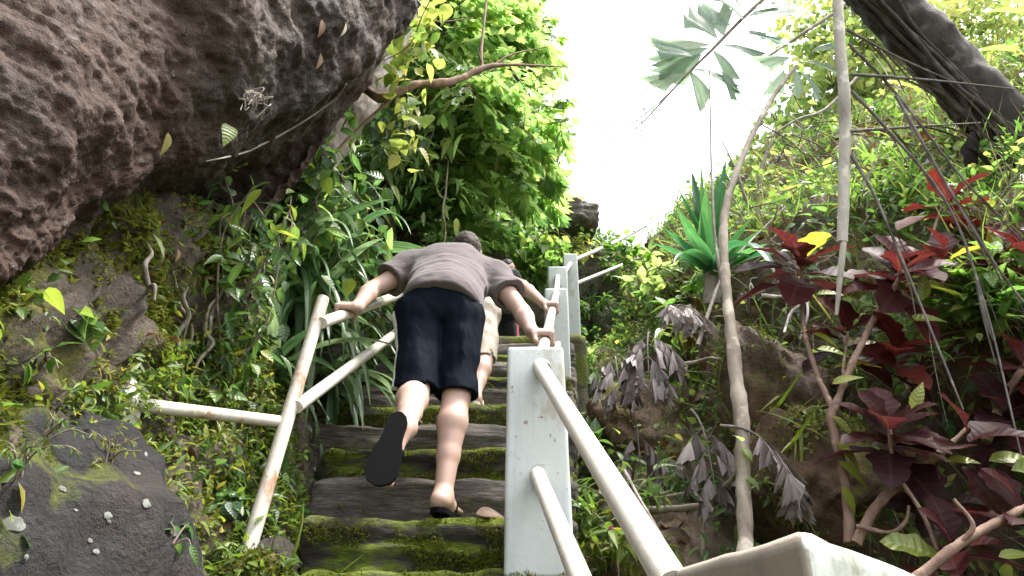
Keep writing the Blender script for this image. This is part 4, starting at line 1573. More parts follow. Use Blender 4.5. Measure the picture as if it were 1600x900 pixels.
small_leaves(mb, P, Q, (np.array([[-0.3, 0, 0], [0.3, 0, 0], [0, 1, 0.0]]), np.array([[0, 1, 2]]), np.zeros((3, 3))), (0.007, 0.016), 0.1, 1.0, (0.45, 0.3), 0.008, 15)
tag(mb.build('moss', M['moss'], smooth=False), 'olive moss cushions on the near left wall below the overhanging rock', 'moss', None, 'stuff')


# right bank
def densR(P):
    y, z = P[:, 1], P[:, 2] - zb(P[:, 1])
    x = P[:, 0] - (0.25 + 0.09 * (y - 2.2))
    low = (x < 0.75)
    face = (x >= 0.75) & (x < 1.15)
    top = x >= 1.15
    return (y > 0.9) * (low * 1.2 + face * 0.22 + top * 0.8) * (0.2 + clump(P, 1.6, -0.1)) * (x < 4.2) * np.exp(-np.maximum(y - 5, 0) * 0.10)


P, Q = scatter(VR, NR, 15000, densR, 15)
mb = MB()
small_leaves(mb, P, Q, OVATE, (0.025, 0.065), 0.15, 0.6, (0.5, 0.22), 0.14, 6)
P, Q = scatter(VR, NR, 12000, densR, 16)
small_leaves(mb, P, Q, LANCE, (0.05, 0.13), 0.2, 0.6, (0.55, 0.22), 0.12, 7)
tag(mb.build('undergrowth', M['small']), 'mixed small green leaves covering the bank right of the handrail', 'undergrowth', None, 'stuff')


def densK(P):
    y, z = P[:, 1], P[:, 2] - zb(P[:, 1])
    x = P[:, 0] - (0.25 + 0.09 * (y - 2.2))
    return (y > 1.0) * (x > -0.1) * (x < 4.6) * (0.12 + clump(P, 1.0, 0.08)) * np.where(x > 1.4, 1.0, np.where(x < 0.8, 0.9, 0.35))


P, Q = scatter(VR, NR, 9000, densK, 18)
mb = MB()
small_leaves(mb, P, Q, OVATE, (0.03, 0.07), 0.1, 0.6, (0.35, 0.28), 0.25, 26)
P, Q = scatter(VR, NR, 1100, lambda P: ((P[:, 1] > 1.5) & (P[:, 1] < 4.5) & (P[:, 0] > 1.6) & (P[:, 2] > 0.6) & (P[:, 2] < 2.4)) * clump(P, 1.6, -0.1), 19)
small_leaves(mb, P, Q, OVATE_HI, (0.03, 0.07), 0.1, 0.6, (0.25, 0.2), 0.25, 27)
tag(mb.build('undergrowth', M['lime']), 'pale lime leaved weeds in patches over the right bank', 'undergrowth', None, 'stuff')


def densG(P):
    y, z = P[:, 1], P[:, 2] - zb(P[:, 1])
    x = P[:, 0] - (0.25 + 0.09 * (y - 2.2))
    return (y > 1.0) * (x > 0.8) * (x < 4.6) * (0.15 + clump(P, 1.3, 0.0))


for nm, mt, n, sd_, lab in (('grass', 'lime', 5200, 20, 'fresh green grass blades on the upper slope of the right bank'), ('dry_grass', 'dry', 12000, 22, 'dead straw coloured grass and stalks tangled on the right bank')):
    P, Q = scatter(VR, NR, n, densG, sd_)
    mb = MB()
    r = np.random.default_rng(sd_)
    d = Q * 0.6 + r.normal(size=(len(P), 3)) * 0.55 + A([0, 0, 0.5 if nm == 'grass' else 0.1])
    place(mb, BLADE, P, d, rdir(len(P), r), 0.16 if nm == 'grass' else 0.10, r.uniform(0.12, 0.36, len(P)), np.clip(r.normal(0.3 if nm == 'grass' else 0.5, 0.25, len(P)), 0, 1))
    tag(mb.build(nm, M[mt]), lab, 'grass', None, 'stuff')

# far cliff cover
mb = MB()


def densC(P):
    return (0.10 + clump(P, 0.9, 0.0) * (np.abs(P[:, 0] + 0.35) > 0.75) + 0.9 * (P[:, 2] > 5.3)) * (np.abs(P[:, 0]) < 3.5)


P, Q = scatter(VC, NC, 9000, densC, 25)
small_leaves(mb, P, Q, OVATE, (0.05, 0.13), 0.3, 0.7, (0.5, 0.25), 0.2, 8)
tag(mb.build('undergrowth', M['small']), 'leafy cover clinging to the far rock face above the landing', 'undergrowth', None, 'stuff')

# litter of dead leaves and twigs on the banks
mb = MB()
P, Q = scatter(VR, NR, 1300, lambda P: (P[:, 1] > 1.2) * (P[:, 1] < 6) * (P[:, 0] < 3.5) * 1.0, 30)
small_leaves(mb, P, Q, LANCE_HI, (0.05, 0.14), 0.3, 0.4, (0.45, 0.25), 0.05, 9, 1.4)
P, Q = scatter(VL, NL, 500, lambda P: (P[:, 1] > 1.9) * (P[:, 1] < 6) * (P[:, 2] - zb(P[:, 1]) < 1.8) * (P[:, 2] - zb(P[:, 1]) > -0.2) * 1.0, 31)
small_leaves(mb, P, Q, LANCE_HI, (0.025, 0.06), 0.5, 0.4, (0.3, 0.25), 0.04, 10, 1.4)
tag(mb.build('leaf_litter', M['brown']), 'brown dead leaves caught among the plants on both banks', 'leaf litter', None, 'stuff')


# ---------------------------------------------------------------- plant builders
def herb(name, label, cat, base, nrm, h, nst, nleaf, tpl, mat, ls, spread=0.6, tint=(0.5, 0.2), group=None, seed=0, grav=0.2, stem='twig', r0=0.004, wid=1.0, leafname='foliage'):
    r = np.random.default_rng(seed)
    root = thing(name, label, cat, base, group)
    ms, ml = MB(), MB()
    for s in range(nst):
        d = norm(nrm * 0.5 + A([0, 0, 0.9]) + r.normal(size=3) * spread)
        L_ = h * r.uniform(0.6, 1.1)
        p1_ = base + d * L_ * 0.5
        p2_ = p1_ + norm(d + r.normal(size=3) * 0.3 + A([0, 0, -grav])) * L_ * 0.5
        b0 = base + r.normal(size=3) * 0.012 - nrm * 0.03
        tube(ms, [b0, p1_, p2_], [r0, r0 * 0.8, r0 * 0.4], 5, n=8, cap=False)
        pts = spline(A([b0, p1_, p2_]), 24)
        k = np.clip((0.2 + 0.8 * np.sqrt(r.random(nleaf))) * 23, 0, 23).astype(int)
        P_ = pts[k]
        tg = norm(np.gradient(pts, axis=0))[k]
        dd = tg * 0.5 + rdir(nleaf, r) * 0.9 + A([0, 0, -grav])
        sz = r.uniform(ls * 0.6, ls * 1.15, nleaf)
        place(ml, tpl, P_, dd, A([0, 0, 1.0]) + rdir(nleaf, r) * 0.4 - A([0, 0.3, 0]), sz * wid, sz, np.clip(r.normal(tint[0], tint[1], nleaf), 0, 1))
    ms.build('stem', M[stem], root)
    ml.build(leafname, M[mat], root)
    return root


def rosette(name, label, cat, base, axis, n, length, width, droop, mat, tint=(0.5, 0.25), group=None, seed=0, open_=0.9, stub=True, kinkp=0.0, fold=0.35):
    r = np.random.default_rng(seed)
    root = thing(name, label, cat, base, group)
    ml = MB()
    ax = norm(axis)
    for i in range(n):
        a = i * 2.399 + r.normal() * 0.3
        t = (i + 0.5) / n
        u = norm(np.cross(ax, A([0.3, 0.2, 0.9]) if abs(ax[2]) < 0.9 else A([1, 0, 0])))
        w = np.cross(ax, u)
        d = norm(ax * (1.1 - open_ * t) + (u * math.cos(a) + w * math.sin(a)) * (0.25 + open_ * t))
        strap(ml, base + rdir(1, r)[0] * 0.015, d, length * r.uniform(0.65, 1.1), width * r.uniform(0.8, 1.15), droop * r.uniform(0.5, 1.5), np.clip(r.normal(*tint), 0, 1), twist=r.normal() * 0.5,
              kink=r.uniform(0.5, 0.8) if r.random() < kinkp else None, fold=fold)
    ml.build('foliage', M[mat], root)
    if stub:
        ms = MB()
        tube(ms, [base - ax * 0.18, base + ax * 0.03], [width * 0.7, width * 0.5], 8, rough=0.2, freq=20)
        ms.build('stem', M['thatch'], root)
    return root


def vine(name, label, cat, pts, rad, nleaf, tpl, mat, ls, tint=(0.5, 0.25), group=None, seed=0, grav=0.6, stem='twig', spread=0.05, wid=1.0):
    r = np.random.default_rng(seed)
    root = thing(name, label, cat, pts[0], group)
    ms = MB()
    tube(ms, pts, rad, 6, n=len(pts) * 7, rough=0.25, freq=25)
    ms.build('stem', M[stem], root)
    if nleaf:
        S_ = spline(A(pts), 80)
        k = r.integers(4, 80, nleaf)
        ml = MB()
        d = rdir(nleaf, r) + A([0, 0, -grav])
        sz = r.uniform(ls * 0.6, ls * 1.15, nleaf)
        place(ml, tpl, S_[k] + r.normal(size=(nleaf, 3)) * spread, d, A([0, -0.5, 0.8]) + rdir(nleaf, r) * 0.5, sz * wid, sz, np.clip(r.normal(tint[0], tint[1], nleaf), 0, 1))
        ml.build('foliage', M[mat], root)
    return root


def fish_frond(base, d, length, droop, npin=8, r=rng, lsize=0.2, tint=(0.5, 0.2), hang=0.5, rad=0.012, mb=None):
    """leaflet arrays of one twice-divided frond; slot 0 = midrib, slot 1 = leaflets"""
    mb = mb or MB()
    d = norm(d)
    p = A(base).astype(float)
    pts, tg = [p.copy()], [d.copy()]
    n = 20
    for k in range(n):
        d = norm(d + A([0, 0, -1]) * droop / n * (1 + k / n))
        p = p + d * length / n
        pts.append(p.copy())
        tg.append(d.copy())
    pts, tg = A(pts), A(tg)
    tube(mb, pts[::4], np.linspace(rad, rad * 0.25, len(pts[::4])), 6, n=16, cap=False, mi=0)
    PP, DD, UU, SS = [], [], [], []
    for i in range(npin):
        t = 0.22 + 0.78 * (i + 0.5) / npin
        k = int(t * n)
        T = tg[k]
        side = norm(np.cross(T, A([0, 0, 1.0])) + 1e-4)
        plen = length * 0.42 * math.sin(math.pi * (0.18 + 0.74 * t)) ** 0.8
        for s in (-1, 1):
            pd = norm(T * 0.55 + side * s * 0.85 + r.normal(size=3) * 0.12)
            q = pts[k].copy()
            m_ = max(4, int(plen / (lsize * 0.36)))
            pin = [q.copy()]
            for j in range(m_):
                pd = norm(pd + A([0, 0, -1]) * hang * 0.5 / m_)
                q = q + pd * plen / m_
                pin.append(q.copy())
                ls = norm(np.cross(pd, A([0, 0, 1.0])) + 1e-4)
                for s2 in (-1, 1):
                    PP.append(q)
                    DD.append(norm(pd * 0.75 + ls * s2 * 0.65 + A([0, 0, -hang * 0.55]) + r.normal(size=3) * 0.14))
                    UU.append(norm(A([0, 0, 1.0]) + r.normal(size=3) * 0.35))
                    SS.append(lsize * (0.75 + 0.5 * r.random()) * (1.05 - 0.35 * j / m_))
            tube(mb, A(pin)[[0, len(pin) // 2, -1]], [rad * 0.35, rad * 0.25, rad * 0.12], 4, n=6, cap=False, mi=0)
    PP, DD, UU, SS = A(PP), A(DD), A(UU), A(SS)
    kind = r.integers(0, 5, len(PP))
    tt = np.clip(r.normal(tint[0], tint[1], len(PP)), 0, 1)
    for f in range(5):
        s = kind == f
        if s.any():
            place(mb, FISH[f], PP[s], DD[s], UU[s], SS[s], SS[s], tt[s], 1)
    return mb


def palm(label, base, crown, nfr, length, seed, tint=(0.5, 0.2), aim=None, droop=1.0, trunk_r=0.05, lsize=0.2, trunk='bark_grey', span=0.5, group=None):
    r = np.random.default_rng(seed)
    root = thing('fishtail_palm', label, 'palm', base, group)
    ms = MB()
    mid = (A(base) + A(crown)) / 2 + r.normal(size=3) * 0.08
    tube(ms, [A(base) - A([0, 0, .2]), mid, crown], [trunk_r * 1.2, trunk_r, trunk_r * 0.7], 10, n=24, rough=0.25, freq=16)
    ms.build('trunk', M[trunk], root)
    for i in range(nfr):
        a = i * 2.399 + r.normal() * 0.3
        d = A([math.cos(a), math.sin(a), 0.55 + 0.5 * r.random()])
        if aim is not None:
            d = norm(d) * 0.75 + norm(aim) * 0.9
        b = A(crown) + A([0, 0, -span * r.random()])
        m_ = fish_frond(b, d, length * r.uniform(0.8, 1.15), droop * r.uniform(0.7, 1.3), 8, r, lsize, tint)
        m_.build('frond', [M['twig'], M['palm']], root)
    return root


def leafy_tree(name, label, cat, path, radii, blobs, nleaf, tpl, mat, ls, tint=(0.5, 0.25), bark='bark_grey', seed=0, group=None, wid=1.0, grav=0.3):
    r = np.random.default_rng(seed)
    root = thing(name, label, cat, path[0], group)
    ms = MB()
    tube(ms, path, radii, 10, n=len(path) * 9, rough=0.2, freq=10)
    top = A(path[-1])
    S_ = spline(A(path), 40)
    ml = MB()
    tot = sum(b[3] ** 2 for b in blobs)
    for bx, by, bz, br in blobs:
        c = A([bx, by, bz])
        st = S_[r.integers(22, 40)]
        tube(ms, [st, (st + c) / 2 + r.normal(size=3) * br * 0.2, c], [radii[-1] * 0.8, radii[-1] * 0.5, radii[-1] * 0.2], 5, n=10, cap=False)
        n = int(nleaf * br ** 2 / tot)
        ntw = max(4, n // 14)
        tw = c + rdir(ntw, r) * (br * r.random(ntw) ** 0.45)[:, None] * A([1, 1, 0.75])
        for q in tw[:22]:
            tube(ms, [c, (c + q) / 2 + r.normal(size=3) * br * 0.1, q], [radii[-1] * 0.3, 0.006, 0.003], 4, n=6, cap=False)
        k = r.integers(0, ntw, n)
        P_ = tw[k] + r.normal(size=(n, 3)) * br * 0.20
        sz = r.uniform(ls * 0.6, ls * 1.2, n)
        t_ = np.clip(tint[0] + r.normal(size=n) * tint[1] * 0.6 + (r.normal(size=ntw) * tint[1])[k], 0, 1)
        place(ml, tpl, P_, rdir(n, r) + A([0, 0, -grav]), A([0, 0, 1.0]) + rdir(n, r) * 0.6, sz * wid, sz, t_)
    ms.build('trunk', M[bark], root)
    ml.build('crown', M[mat], root)
    return root


# ---------------------------------------------------------------- left side
# big leaning tree whose trunk shows beside the overhanging rock, with a crooked limb
root = thing('leaning_tree', 'pale grey leaning tree trunk behind the overhanging rock with a crooked bare limb', 'tree', at(470, 330, 3.4))
mb = MB()
tube(mb, [at(440, 420, 3.2), at(500, 262, 3.3), at(570, 160, 3.4), at(638, 35, 3.6), at(700, -120, 3.9)], [0.10, 0.095, 0.085, 0.075, 0.06], 14, n=60, rough=0.25, freq=7)
mb.build('trunk', M['bark_grey'], root)
mb = MB()
tube(mb, [at(548, 122, 3.30), at(575, 142, 3.22), at(600, 153, 3.2), at(645, 133, 3.25), at(690, 130, 3.3), at(722, 122, 3.35), at(755, 106, 3.4), at(800, 101, 3.5), at(890, 105, 3.7)],
     [0.026, 0.026, 0.030, 0.024, 0.024, 0.020, 0.018, 0.010, 0.003], 10, n=70, rough=0.3, freq=14)
tube(mb, [at(754, 107, 3.4), at(752, 80, 3.42), at(760, 0, 3.5), at(764, -60, 3.6)], [0.013, 0.010, 0.007, 0.004], 6, n=20, cap=False)
tube(mb, [at(754, 100, 3.4), at(745, 75, 3.38)], [0.008, 0.003], 5)
tube(mb, [at(775, 100, 3.45), at(800, 85, 3.5), at(860, 72, 3.6)], [0.008, 0.006, 0.002], 5, n=12, cap=False)
tube(mb, [at(795, 102, 3.5), at(815, 130, 3.5), at(830, 155, 3.55)], [0.006, 0.004, 0.002], 5, n=10, cap=False)
tube(mb, [at(630, 140, 3.24), at(560, 200, 3.2), at(500, 265, 3.15)], [0.010, 0.009, 0.008], 6, n=16, cap=False)
tube(mb, [at(655, 28, 3.3), at(690, 34, 3.35), at(740, 28, 3.4)], [0.008, 0.006, 0.003], 5, n=12, cap=False)
mb.build('limb', M['bark_red'], root)

tag(vine('hanging_root', 'thin woody root stretched diagonally across the underside of the overhanging rock', 'root',
         [(lambda q: q[0] + q[1] * 0.010 if q[0] is not None else at(x_, y_, 2.0))(ray_to(rock, x_, y_)) for x_, y_ in ((318, 250), (350, 243), (380, 235), (410, 222), (440, 206), (470, 188), (500, 168), (525, 148), (538, 130))], [0.002, 0.003, 0.004, 0.0045, 0.0045, 0.0045, 0.004, 0.004, 0.004], 0, OVATE, 'small', 0.03, stem='deadstem'),
    'thin woody root stretched diagonally across the underside of the overhanging rock', 'root')

# fishtail palms above the stair
PALMS = [
    ('young fishtail palm in front of the palm thicket just right of the leaning trunk', (610, 330, 4.6), (650, 190, 4.7), 8, 1.25, 1, (0.55, 0.2), (0.6, -0.5, 0.1), 0.20),
    ('bright fishtail palm spreading over the shaggy trunk', (650, 330, 5.4), (690, 150, 5.6), 9, 1.5, 2, (0.7, 0.2), (0.5, -0.6, 0.0), 0.24),
    ('lower fishtail palm drooping above the dark hollow', (680, 330, 6.2), (725, 250, 6.2), 8, 1.5, 3, (0.45, 0.2), (0.7, -0.5, 0.0), 0.24),
    ('tall fishtail palm with yellowish fronds beside the crooked limb', (660, 300, 6.4), (690, 40, 6.6), 9, 1.7, 4, (0.75, 0.2), (0.25, -0.5, 0.1), 0.27),
    ('fishtail palm with deep green fronds hanging near the sky edge', (720, 330, 7.4), (745, 190, 7.4), 9, 1.5, 5, (0.5, 0.22), (0.2, -0.6, -0.1), 0.26),
    ('tallest fishtail palm, its pale fronds thinning out against the white sky', (710, 320, 7.9), (735, 70, 8.0), 10, 1.8, 6, (0.75, 0.2), (0.15, -0.5, 0.1), 0.28),
    ('small fishtail palm tucked above the head of the man in taupe', (640, 380, 5.0), (640, 300, 5.0), 6, 0.9, 7, (0.4, 0.2), (0.4, -0.7, 0.1), 0.17),
    ('palm with fronds reaching out above the overhanging rock edge', (600, 260, 5.2), (640, 60, 5.4), 8, 1.5, 8, (0.6, 0.2), (0.5, -0.5, 0.2), 0.22),
    ('topmost fishtail palm cut off by the upper edge of the view', (690, 200, 7.2), (690, -60, 7.4), 9, 1.6, 9, (0.75, 0.2), (0.2, -0.4, -0.2), 0.27),
]
for lab, b, c, nf, L_, sd_, tn, aim, ls in PALMS:
    if c[2] > 5.5:
        b, c, L_, aim = (b[0] - 45, b[1], b[2]), (c[0] - 45, c[1], c[2]), L_ * 0.92, (aim[0] - 0.15, aim[1], aim[2])
    palm(lab, at(*b), at(*c), nf, L_, sd_ + 40, (tn[0] + 0.06, tn[1]), aim, 1.1, 0.045, ls * 0.78, 'thatch' if sd_ in (2, 3) else 'bark_grey')
# the shaggy dead trunk in the middle
root = thing('dead_palm', 'shaggy grey dead palm trunk standing behind the shoulder of the man in taupe', 'trunk', at(640, 400, 4.9))
mb = MB()
tube(mb, [at(636, 420, 4.9), at(645, 340, 4.95), at(668, 250, 5.1), at(690, 180, 5.3)], [0.085, 0.095, 0.08, 0.06], 14, n=40, rough=0.5, freq=9)
mb.build('trunk', M['thatch'], root)
mb = MB()
S_ = spline(A([at(638, 400, 4.85), at(645, 340, 4.9), at(672, 240, 5.05)]), 60)
n = 420
k = rng.integers(0, 60, n)
place(mb, LANCE, S_[k] + rdir(n) * 0.085, A([0, 0, -1.0]) + rdir(n) * 0.45, rdir(n), rng.uniform(0.05, 0.12, n), rng.uniform(0.1, 0.3, n), np.clip(rng.normal(0.6, 0.25, n), 0, 1))
mb.build('dead_sheath', M['dead'], root)

# broadleaf trees that close the view behind the palms
leafy_tree('broadleaf_tree', 'bushy light green tree behind the palms, left of the bright sky', 'tree', [at(640, 330, 8.6), at(680, 150, 8.8), at(700, 20, 9.0)], [0.12, 0.1, 0.07],
           [tuple(at(x - 45, y, d)) + (r_,) for x, y, d, r_ in ((620, 180, 8.6, 1.2), (680, 120, 9, 1.1), (720, 160, 9, 0.8), (680, 30, 9.2, 1.1), (750, 60, 9.4, .75), (640, 50, 8.6, 1.2), (770, 190, 9.4, 0.5), (720, -60, 9.5, 1.2), (690, 250, 8.8, 0.8), (600, 280, 8, .9), (790, 120, 9.4, 0.5))],
           11000, LANCE, 'canopy', 0.15, (0.6, 0.22), seed=61, wid=1.4, grav=0.9)
leafy_tree('slender_tree', 'sparse pale leaved tree thinning into the white sky right of the palms', 'tree', [at(800, 340, 9.6), at(800, 200, 9.7), at(800, 80, 9.8)], [0.05, 0.04, 0.025],
           [tuple(at(x, y, 9.7)) + (r_,) for x, y, r_ in ((820, 110, .6), (845, 190, .55), (835, 255, .4), (800, 40, .6), (860, 230, .3), (815, 170, .5))], 1300, LANCE, 'canopy', 0.14, (0.8, 0.2), seed=64, wid=1.4, grav=0.7)
leafy_tree('broadleaf_tree', 'dark leafy bush overhanging the hollow in the far cliff', 'tree', [at(790, 345, 9.2), at(790, 290, 9.0), at(800, 240, 9.0)], [0.06, 0.05, 0.04],
           [tuple(at(x, y, d)) + (r_,) for x, y, d, r_ in ((780, 250, 8.8, 0.5), (805, 285, 8.8, 0.4), (750, 290, 8.7, 0.45), (800, 220, 9, 0.4), (720, 310, 8.6, 0.4))],
           2000, LANCE, 'palm', 0.2, (0.5, 0.22), seed=62, wid=1.5)
leafy_tree('shrub', 'straggly pale bush growing over the grey rock ledge at the stair top', 'shrub', [at(850, 365, 9.0), at(850, 335, 9.0)], [0.025, 0.015],
           [tuple(at(x, y, d)) + (r_,) for x, y, d, r_ in ((835, 325, 8.9, 0.28), (860, 340, 8.9, 0.25), (890, 320, 9.2, 0.2), (850, 310, 9.0, 0.22), (905, 385, 8.8, .25))],
           800, OVATE, 'lime', 0.09, (0.5, 0.25), seed=65, grav=0.5)
leafy_tree('shrub', 'bright leafed bush on the landing beside the standing child', 'shrub', [at(845, 430, 8.2), at(840, 400, 8.2)], [0.03, 0.02],
           [tuple(at(x, y, d)) + (r_,) for x, y, d, r_ in ((815, 370, 8.4, 0.35), (840, 395, 8.3, 0.35), (850, 415, 8.2, 0.25), (820, 430, 8.3, 0.25), (870, 385, 8.6, 0.25))],
           900, OVATE, 'lime', 0.16, (0.15, 0.15), seed=63, grav=0.7)

# strap leaved plants
ST = [
    ('clump of long blue green strap leaves arching above the upper end of the rusty upright', (470, 500, 0), (0.35, -0.7, 0.6), 26, 0.85, 0.055, 1.6, 3),
    ('big strap leaved plant with pale folded tips under the rim of the overhanging rock', (445, 410, 0), (0.5, -0.6, 0.55), 22, 0.75, 0.05, 1.7, 4),
    ('strap leaved plant with broad dark blades above the left rail', (520, 420, 0), (0.5, -0.6, 0.5), 16, 0.8, 0.06, 1.3, 5),
    ('drooping strap leaved plant hanging below the left rail', (505, 590, 0), (0.5, -0.7, 0.3), 18, 0.62, 0.05, 2.2, 6),
    ('pale strap leaved plant between the rusty brace and the leaning upright', (415, 590, 0), (0.2, -0.8, 0.5), 14, 0.55, 0.055, 1.8, 7),
    ('strap leaved tuft hanging above the wrist of the man in taupe', (560, 345, 0), (0.6, -0.6, 0.4), 14, 0.7, 0.06, 1.5, 8),
    ('small strap leaved tuft under the rail where the second climber holds on', (590, 560, 0), (0.5, -0.7, 0.5), 12, 0.45, 0.035, 2.0, 9),
]
for lab, (x, y, _), ax, n, L_, w_, dr, sd_ in ST:
    p, nn = hit(x, y, [hillL])
    rosette('strap_leaf_plant', lab, 'plant', p + nn * 0.05, A(ax) * 0.8 + nn * 0.5, n, L_, w_, dr, 'strap', (0.5, 0.28), None, sd_, 1.0, True, 0.35)

# leafy vines on the left wall
r = np.random.default_rng(77)
for i in range(26):
    x, y = r.uniform(250, 620), r.uniform(400, 640)
    p, nn = hit(x, y, [hillL])
    pts = [p + nn * 0.03]
    for k in range(4):
        pts.append(pts[-1] + A([r.normal() * 0.07, -0.02 + r.normal() * 0.06, r.uniform(0.08, 0.22)]) + nn * r.normal() * 0.03)
    vine('vine', 'thin leafy vine creeping up the mossy rock wall left of the stair', 'vine', pts[::-1], [0.003, 0.004, 0.005, 0.005, 0.006], 34, (OVATE_HI, HEART, LANCE_HI)[i % 3], 'broad' if i % 3 else 'small',
         (0.07, 0.06, 0.11)[i % 3], (0.55, 0.25), 'leafy vines on the left rock wall', 100 + i)
for i in range(22):
    x, y = r.uniform(440, 690), r.uniform(230, 400)
    p, nn = hit(x, y, [hillL])
    pts = [p + nn * 0.15 + A([0, 0, 0.3])]
    for k in range(4):
        pts.append(pts[-1] + A([r.normal() * 0.06, r.normal() * 0.06, -r.uniform(0.1, 0.2)]))
    vine('vine', 'leafy vine hanging from the steep slope below the palms', 'vine', pts, [0.005, 0.005, 0.004, 0.003, 0.002], 40, (OVATE_HI, LANCE_HI)[i % 2], ('broad', 'palm')[i % 2],
         (0.11, 0.16)[i % 2], (0.5, 0.25), 'vines hanging below the palms', 140 + i, spread=0.09)
# bare woody stems on the wall
for i, (a_, b_) in enumerate([((210, 380), (228, 480)), ((262, 440), (285, 560)), ((275, 455), (270, 590)), ((355, 350), (335, 480)), ((340, 430), (310, 560)), ((400, 420), (385, 560)), ((600, 180), (560, 420)), ((330, 470), (285, 600)), ((560, 420), (520, 560)), ((700, 260), (690, 400))]):
    p, n1 = hit(*a_, [hillL])
    q, n2 = hit(*b_, [hillL])
    pts = wobble(p + n1 * 0.05, q + n2 * 0.03, 6, 0.012, 0, 200 + i)
    vine('woody_root', 'bare woody root running down the left rock wall', 'root', list(pts), [0.003, 0.006, 0.008, 0.008, 0.006, 0.004], 0, OVATE, 'small', 0.05, stem='root' if i % 2 else 'bark_grey', group='woody roots on the left rock wall')

vine('yellow_leaf_vine', 'yellow green leafed vine dangling beside the crooked limb', 'vine', [at(655, -20, 3.1), at(648, 60, 3.1), at(632, 110, 3.1), at(640, 180, 3.1), at(622, 245, 3.1)], [0.005, 0.005, 0.004, 0.003, 0.002], 90,
     OVATE_HI, 'lime', 0.10, (0.6, 0.2), None, 301, spread=0.07, wid=1.2)
vine('yellow_leaf_vine', 'yellow leafed vine trailing along the rim of the overhanging rock', 'vine', [at(690, -30, 2.9), at(662, 20, 2.9), at(640, 70, 2.95), at(600, 95, 3.0)], [0.005, 0.004, 0.004, 0.002], 60,
     OVATE_HI, 'lime', 0.10, (0.5, 0.2), None, 302, spread=0.09, wid=1.2)

# moss and small leaves on the brown rocks of the right bank
mb, mm = MB(), MB()
for o in bpy.data.objects:
    if o.name.startswith('boulder') and o.data.materials[0] == M['bank'] and o.location.length == 0:
        me = o.data
        V_ = np.zeros(len(me.vertices) * 3)
        N_ = np.zeros(len(me.vertices) * 3)
        me.vertices.foreach_get('co', V_)
        me.vertices.foreach_get('normal', N_)
        V_, N_ = V_.reshape(-1, 3), N_.reshape(-1, 3)
        cl = fbm(V_ * 5, 3)
        ok = np.nonzero((cl > 0.05) & (V_[:, 1] < V_[:, 1].mean() + 0.1))[0]
        k = rng.choice(ok, 2400)
        small_leaves(mm, V_[k] + rng.normal(size=(2400, 3)) * 0.006, N_[k], (np.array([[-0.3, 0, 0], [0.3, 0, 0], [0, 1, 0.0]]), np.array([[0, 1, 2]]), np.zeros((3, 3))), (0.008, 0.018), 0.1, 1.0, (0.4, 0.3), 0.006, 15)
        k = rng.choice(ok, 160)
        small_leaves(mb, V_[k], N_[k], OVATE, (0.015, 0.04), 0.4, 0.7, (0.5, 0.25), 0.03, 16)
        small_leaves(mb, V_[k[:60]], N_[k[:60]], BLADE, (0.08, 0.2), 0.6, 0.7, (0.5, 0.25), 0.01, 17)
tag(mm.build('moss', M['moss'], smooth=False), 'patches of moss on the brown rocks of the right bank', 'moss', None, 'stuff')
tag(mb.build('undergrowth', M['fern']), 'tiny plants rooted on the brown rocks of the right bank', 'undergrowth', None, 'stuff')

# individual small plants on the left rocks
for i, (x, y, lab, tp, mt, n, ls, tn) in enumerate([
        (125, 512, 'glossy broad leafed seedling on the mossy rock left of the brace', HEART, 'broad', 9, 0.085, 0.55),
        (40, 470, 'small broad leafed plant under the lip of the overhanging rock', HEART, 'broad', 8, 0.08, 0.7),
        (60, 560, 'single pale leafed seedling on the dark rock', OVATE_HI, 'lime', 3, 0.06, 0.1),
        (75, 690, 'little fern sprig in the crack of the dark rock', LANCE, 'fern', 26, 0.035, 0.3),
        (25, 735, 'tiny fern sprig low on the dark rock face', LANCE, 'fern', 22, 0.035, 0.35),
        (15, 770, 'blue green four leafed seedling on the dark rock', OVATE_HI, 'broad', 5, 0.06, 0.3),
        (150, 620, 'golden feathery fern on the rock left of the brace', LANCE, 'fern', 60, 0.04, 0.85),
        (165, 600, 'orange tinged fern tuft beside the plaster lump', LANCE, 'fern', 60, 0.035, 0.9),
        (170, 720, 'yellow green fern tuft below the rusty brace', LANCE, 'fern', 40, 0.035, 0.8),
        (440, 745, 'sprawling herb beside the mossy second step', LANCE_HI, 'broad', 22, 0.07, 0.6),
        (470, 720, 'small bright herb rooted at the end of a mossy riser', OVATE_HI, 'lime', 12, 0.045, 0.2),
        (350, 800, 'broad leafed herb beside the foot of the rusty upright', HEART, 'broad', 20, 0.07, 0.4),
        (270, 850, 'long leafed herb at the foot of the lichen spotted rock', LANCE_HI, 'broad', 14, 0.10, 0.4)]):
    best = None
    bpy.context.view_layer.update()
    p, nn = hit(x, y, [hillL] + [o for o in bpy.data.objects if o.name.startswith('boulder')])
    herb('seedling' if n < 15 else 'fern' if mt == 'fern' else 'herb', lab, 'fern' if mt == 'fern' else 'plant', p, nn, 0.075 if n < 30 else 0.10, 3 if n < 15 else 7, max(2, n // 3), tp, mt, ls * (0.55 if mt == 'fern' else 0.8), 0.6, (tn, 0.15), None, 400 + i, 0.5, r0=0.0025)

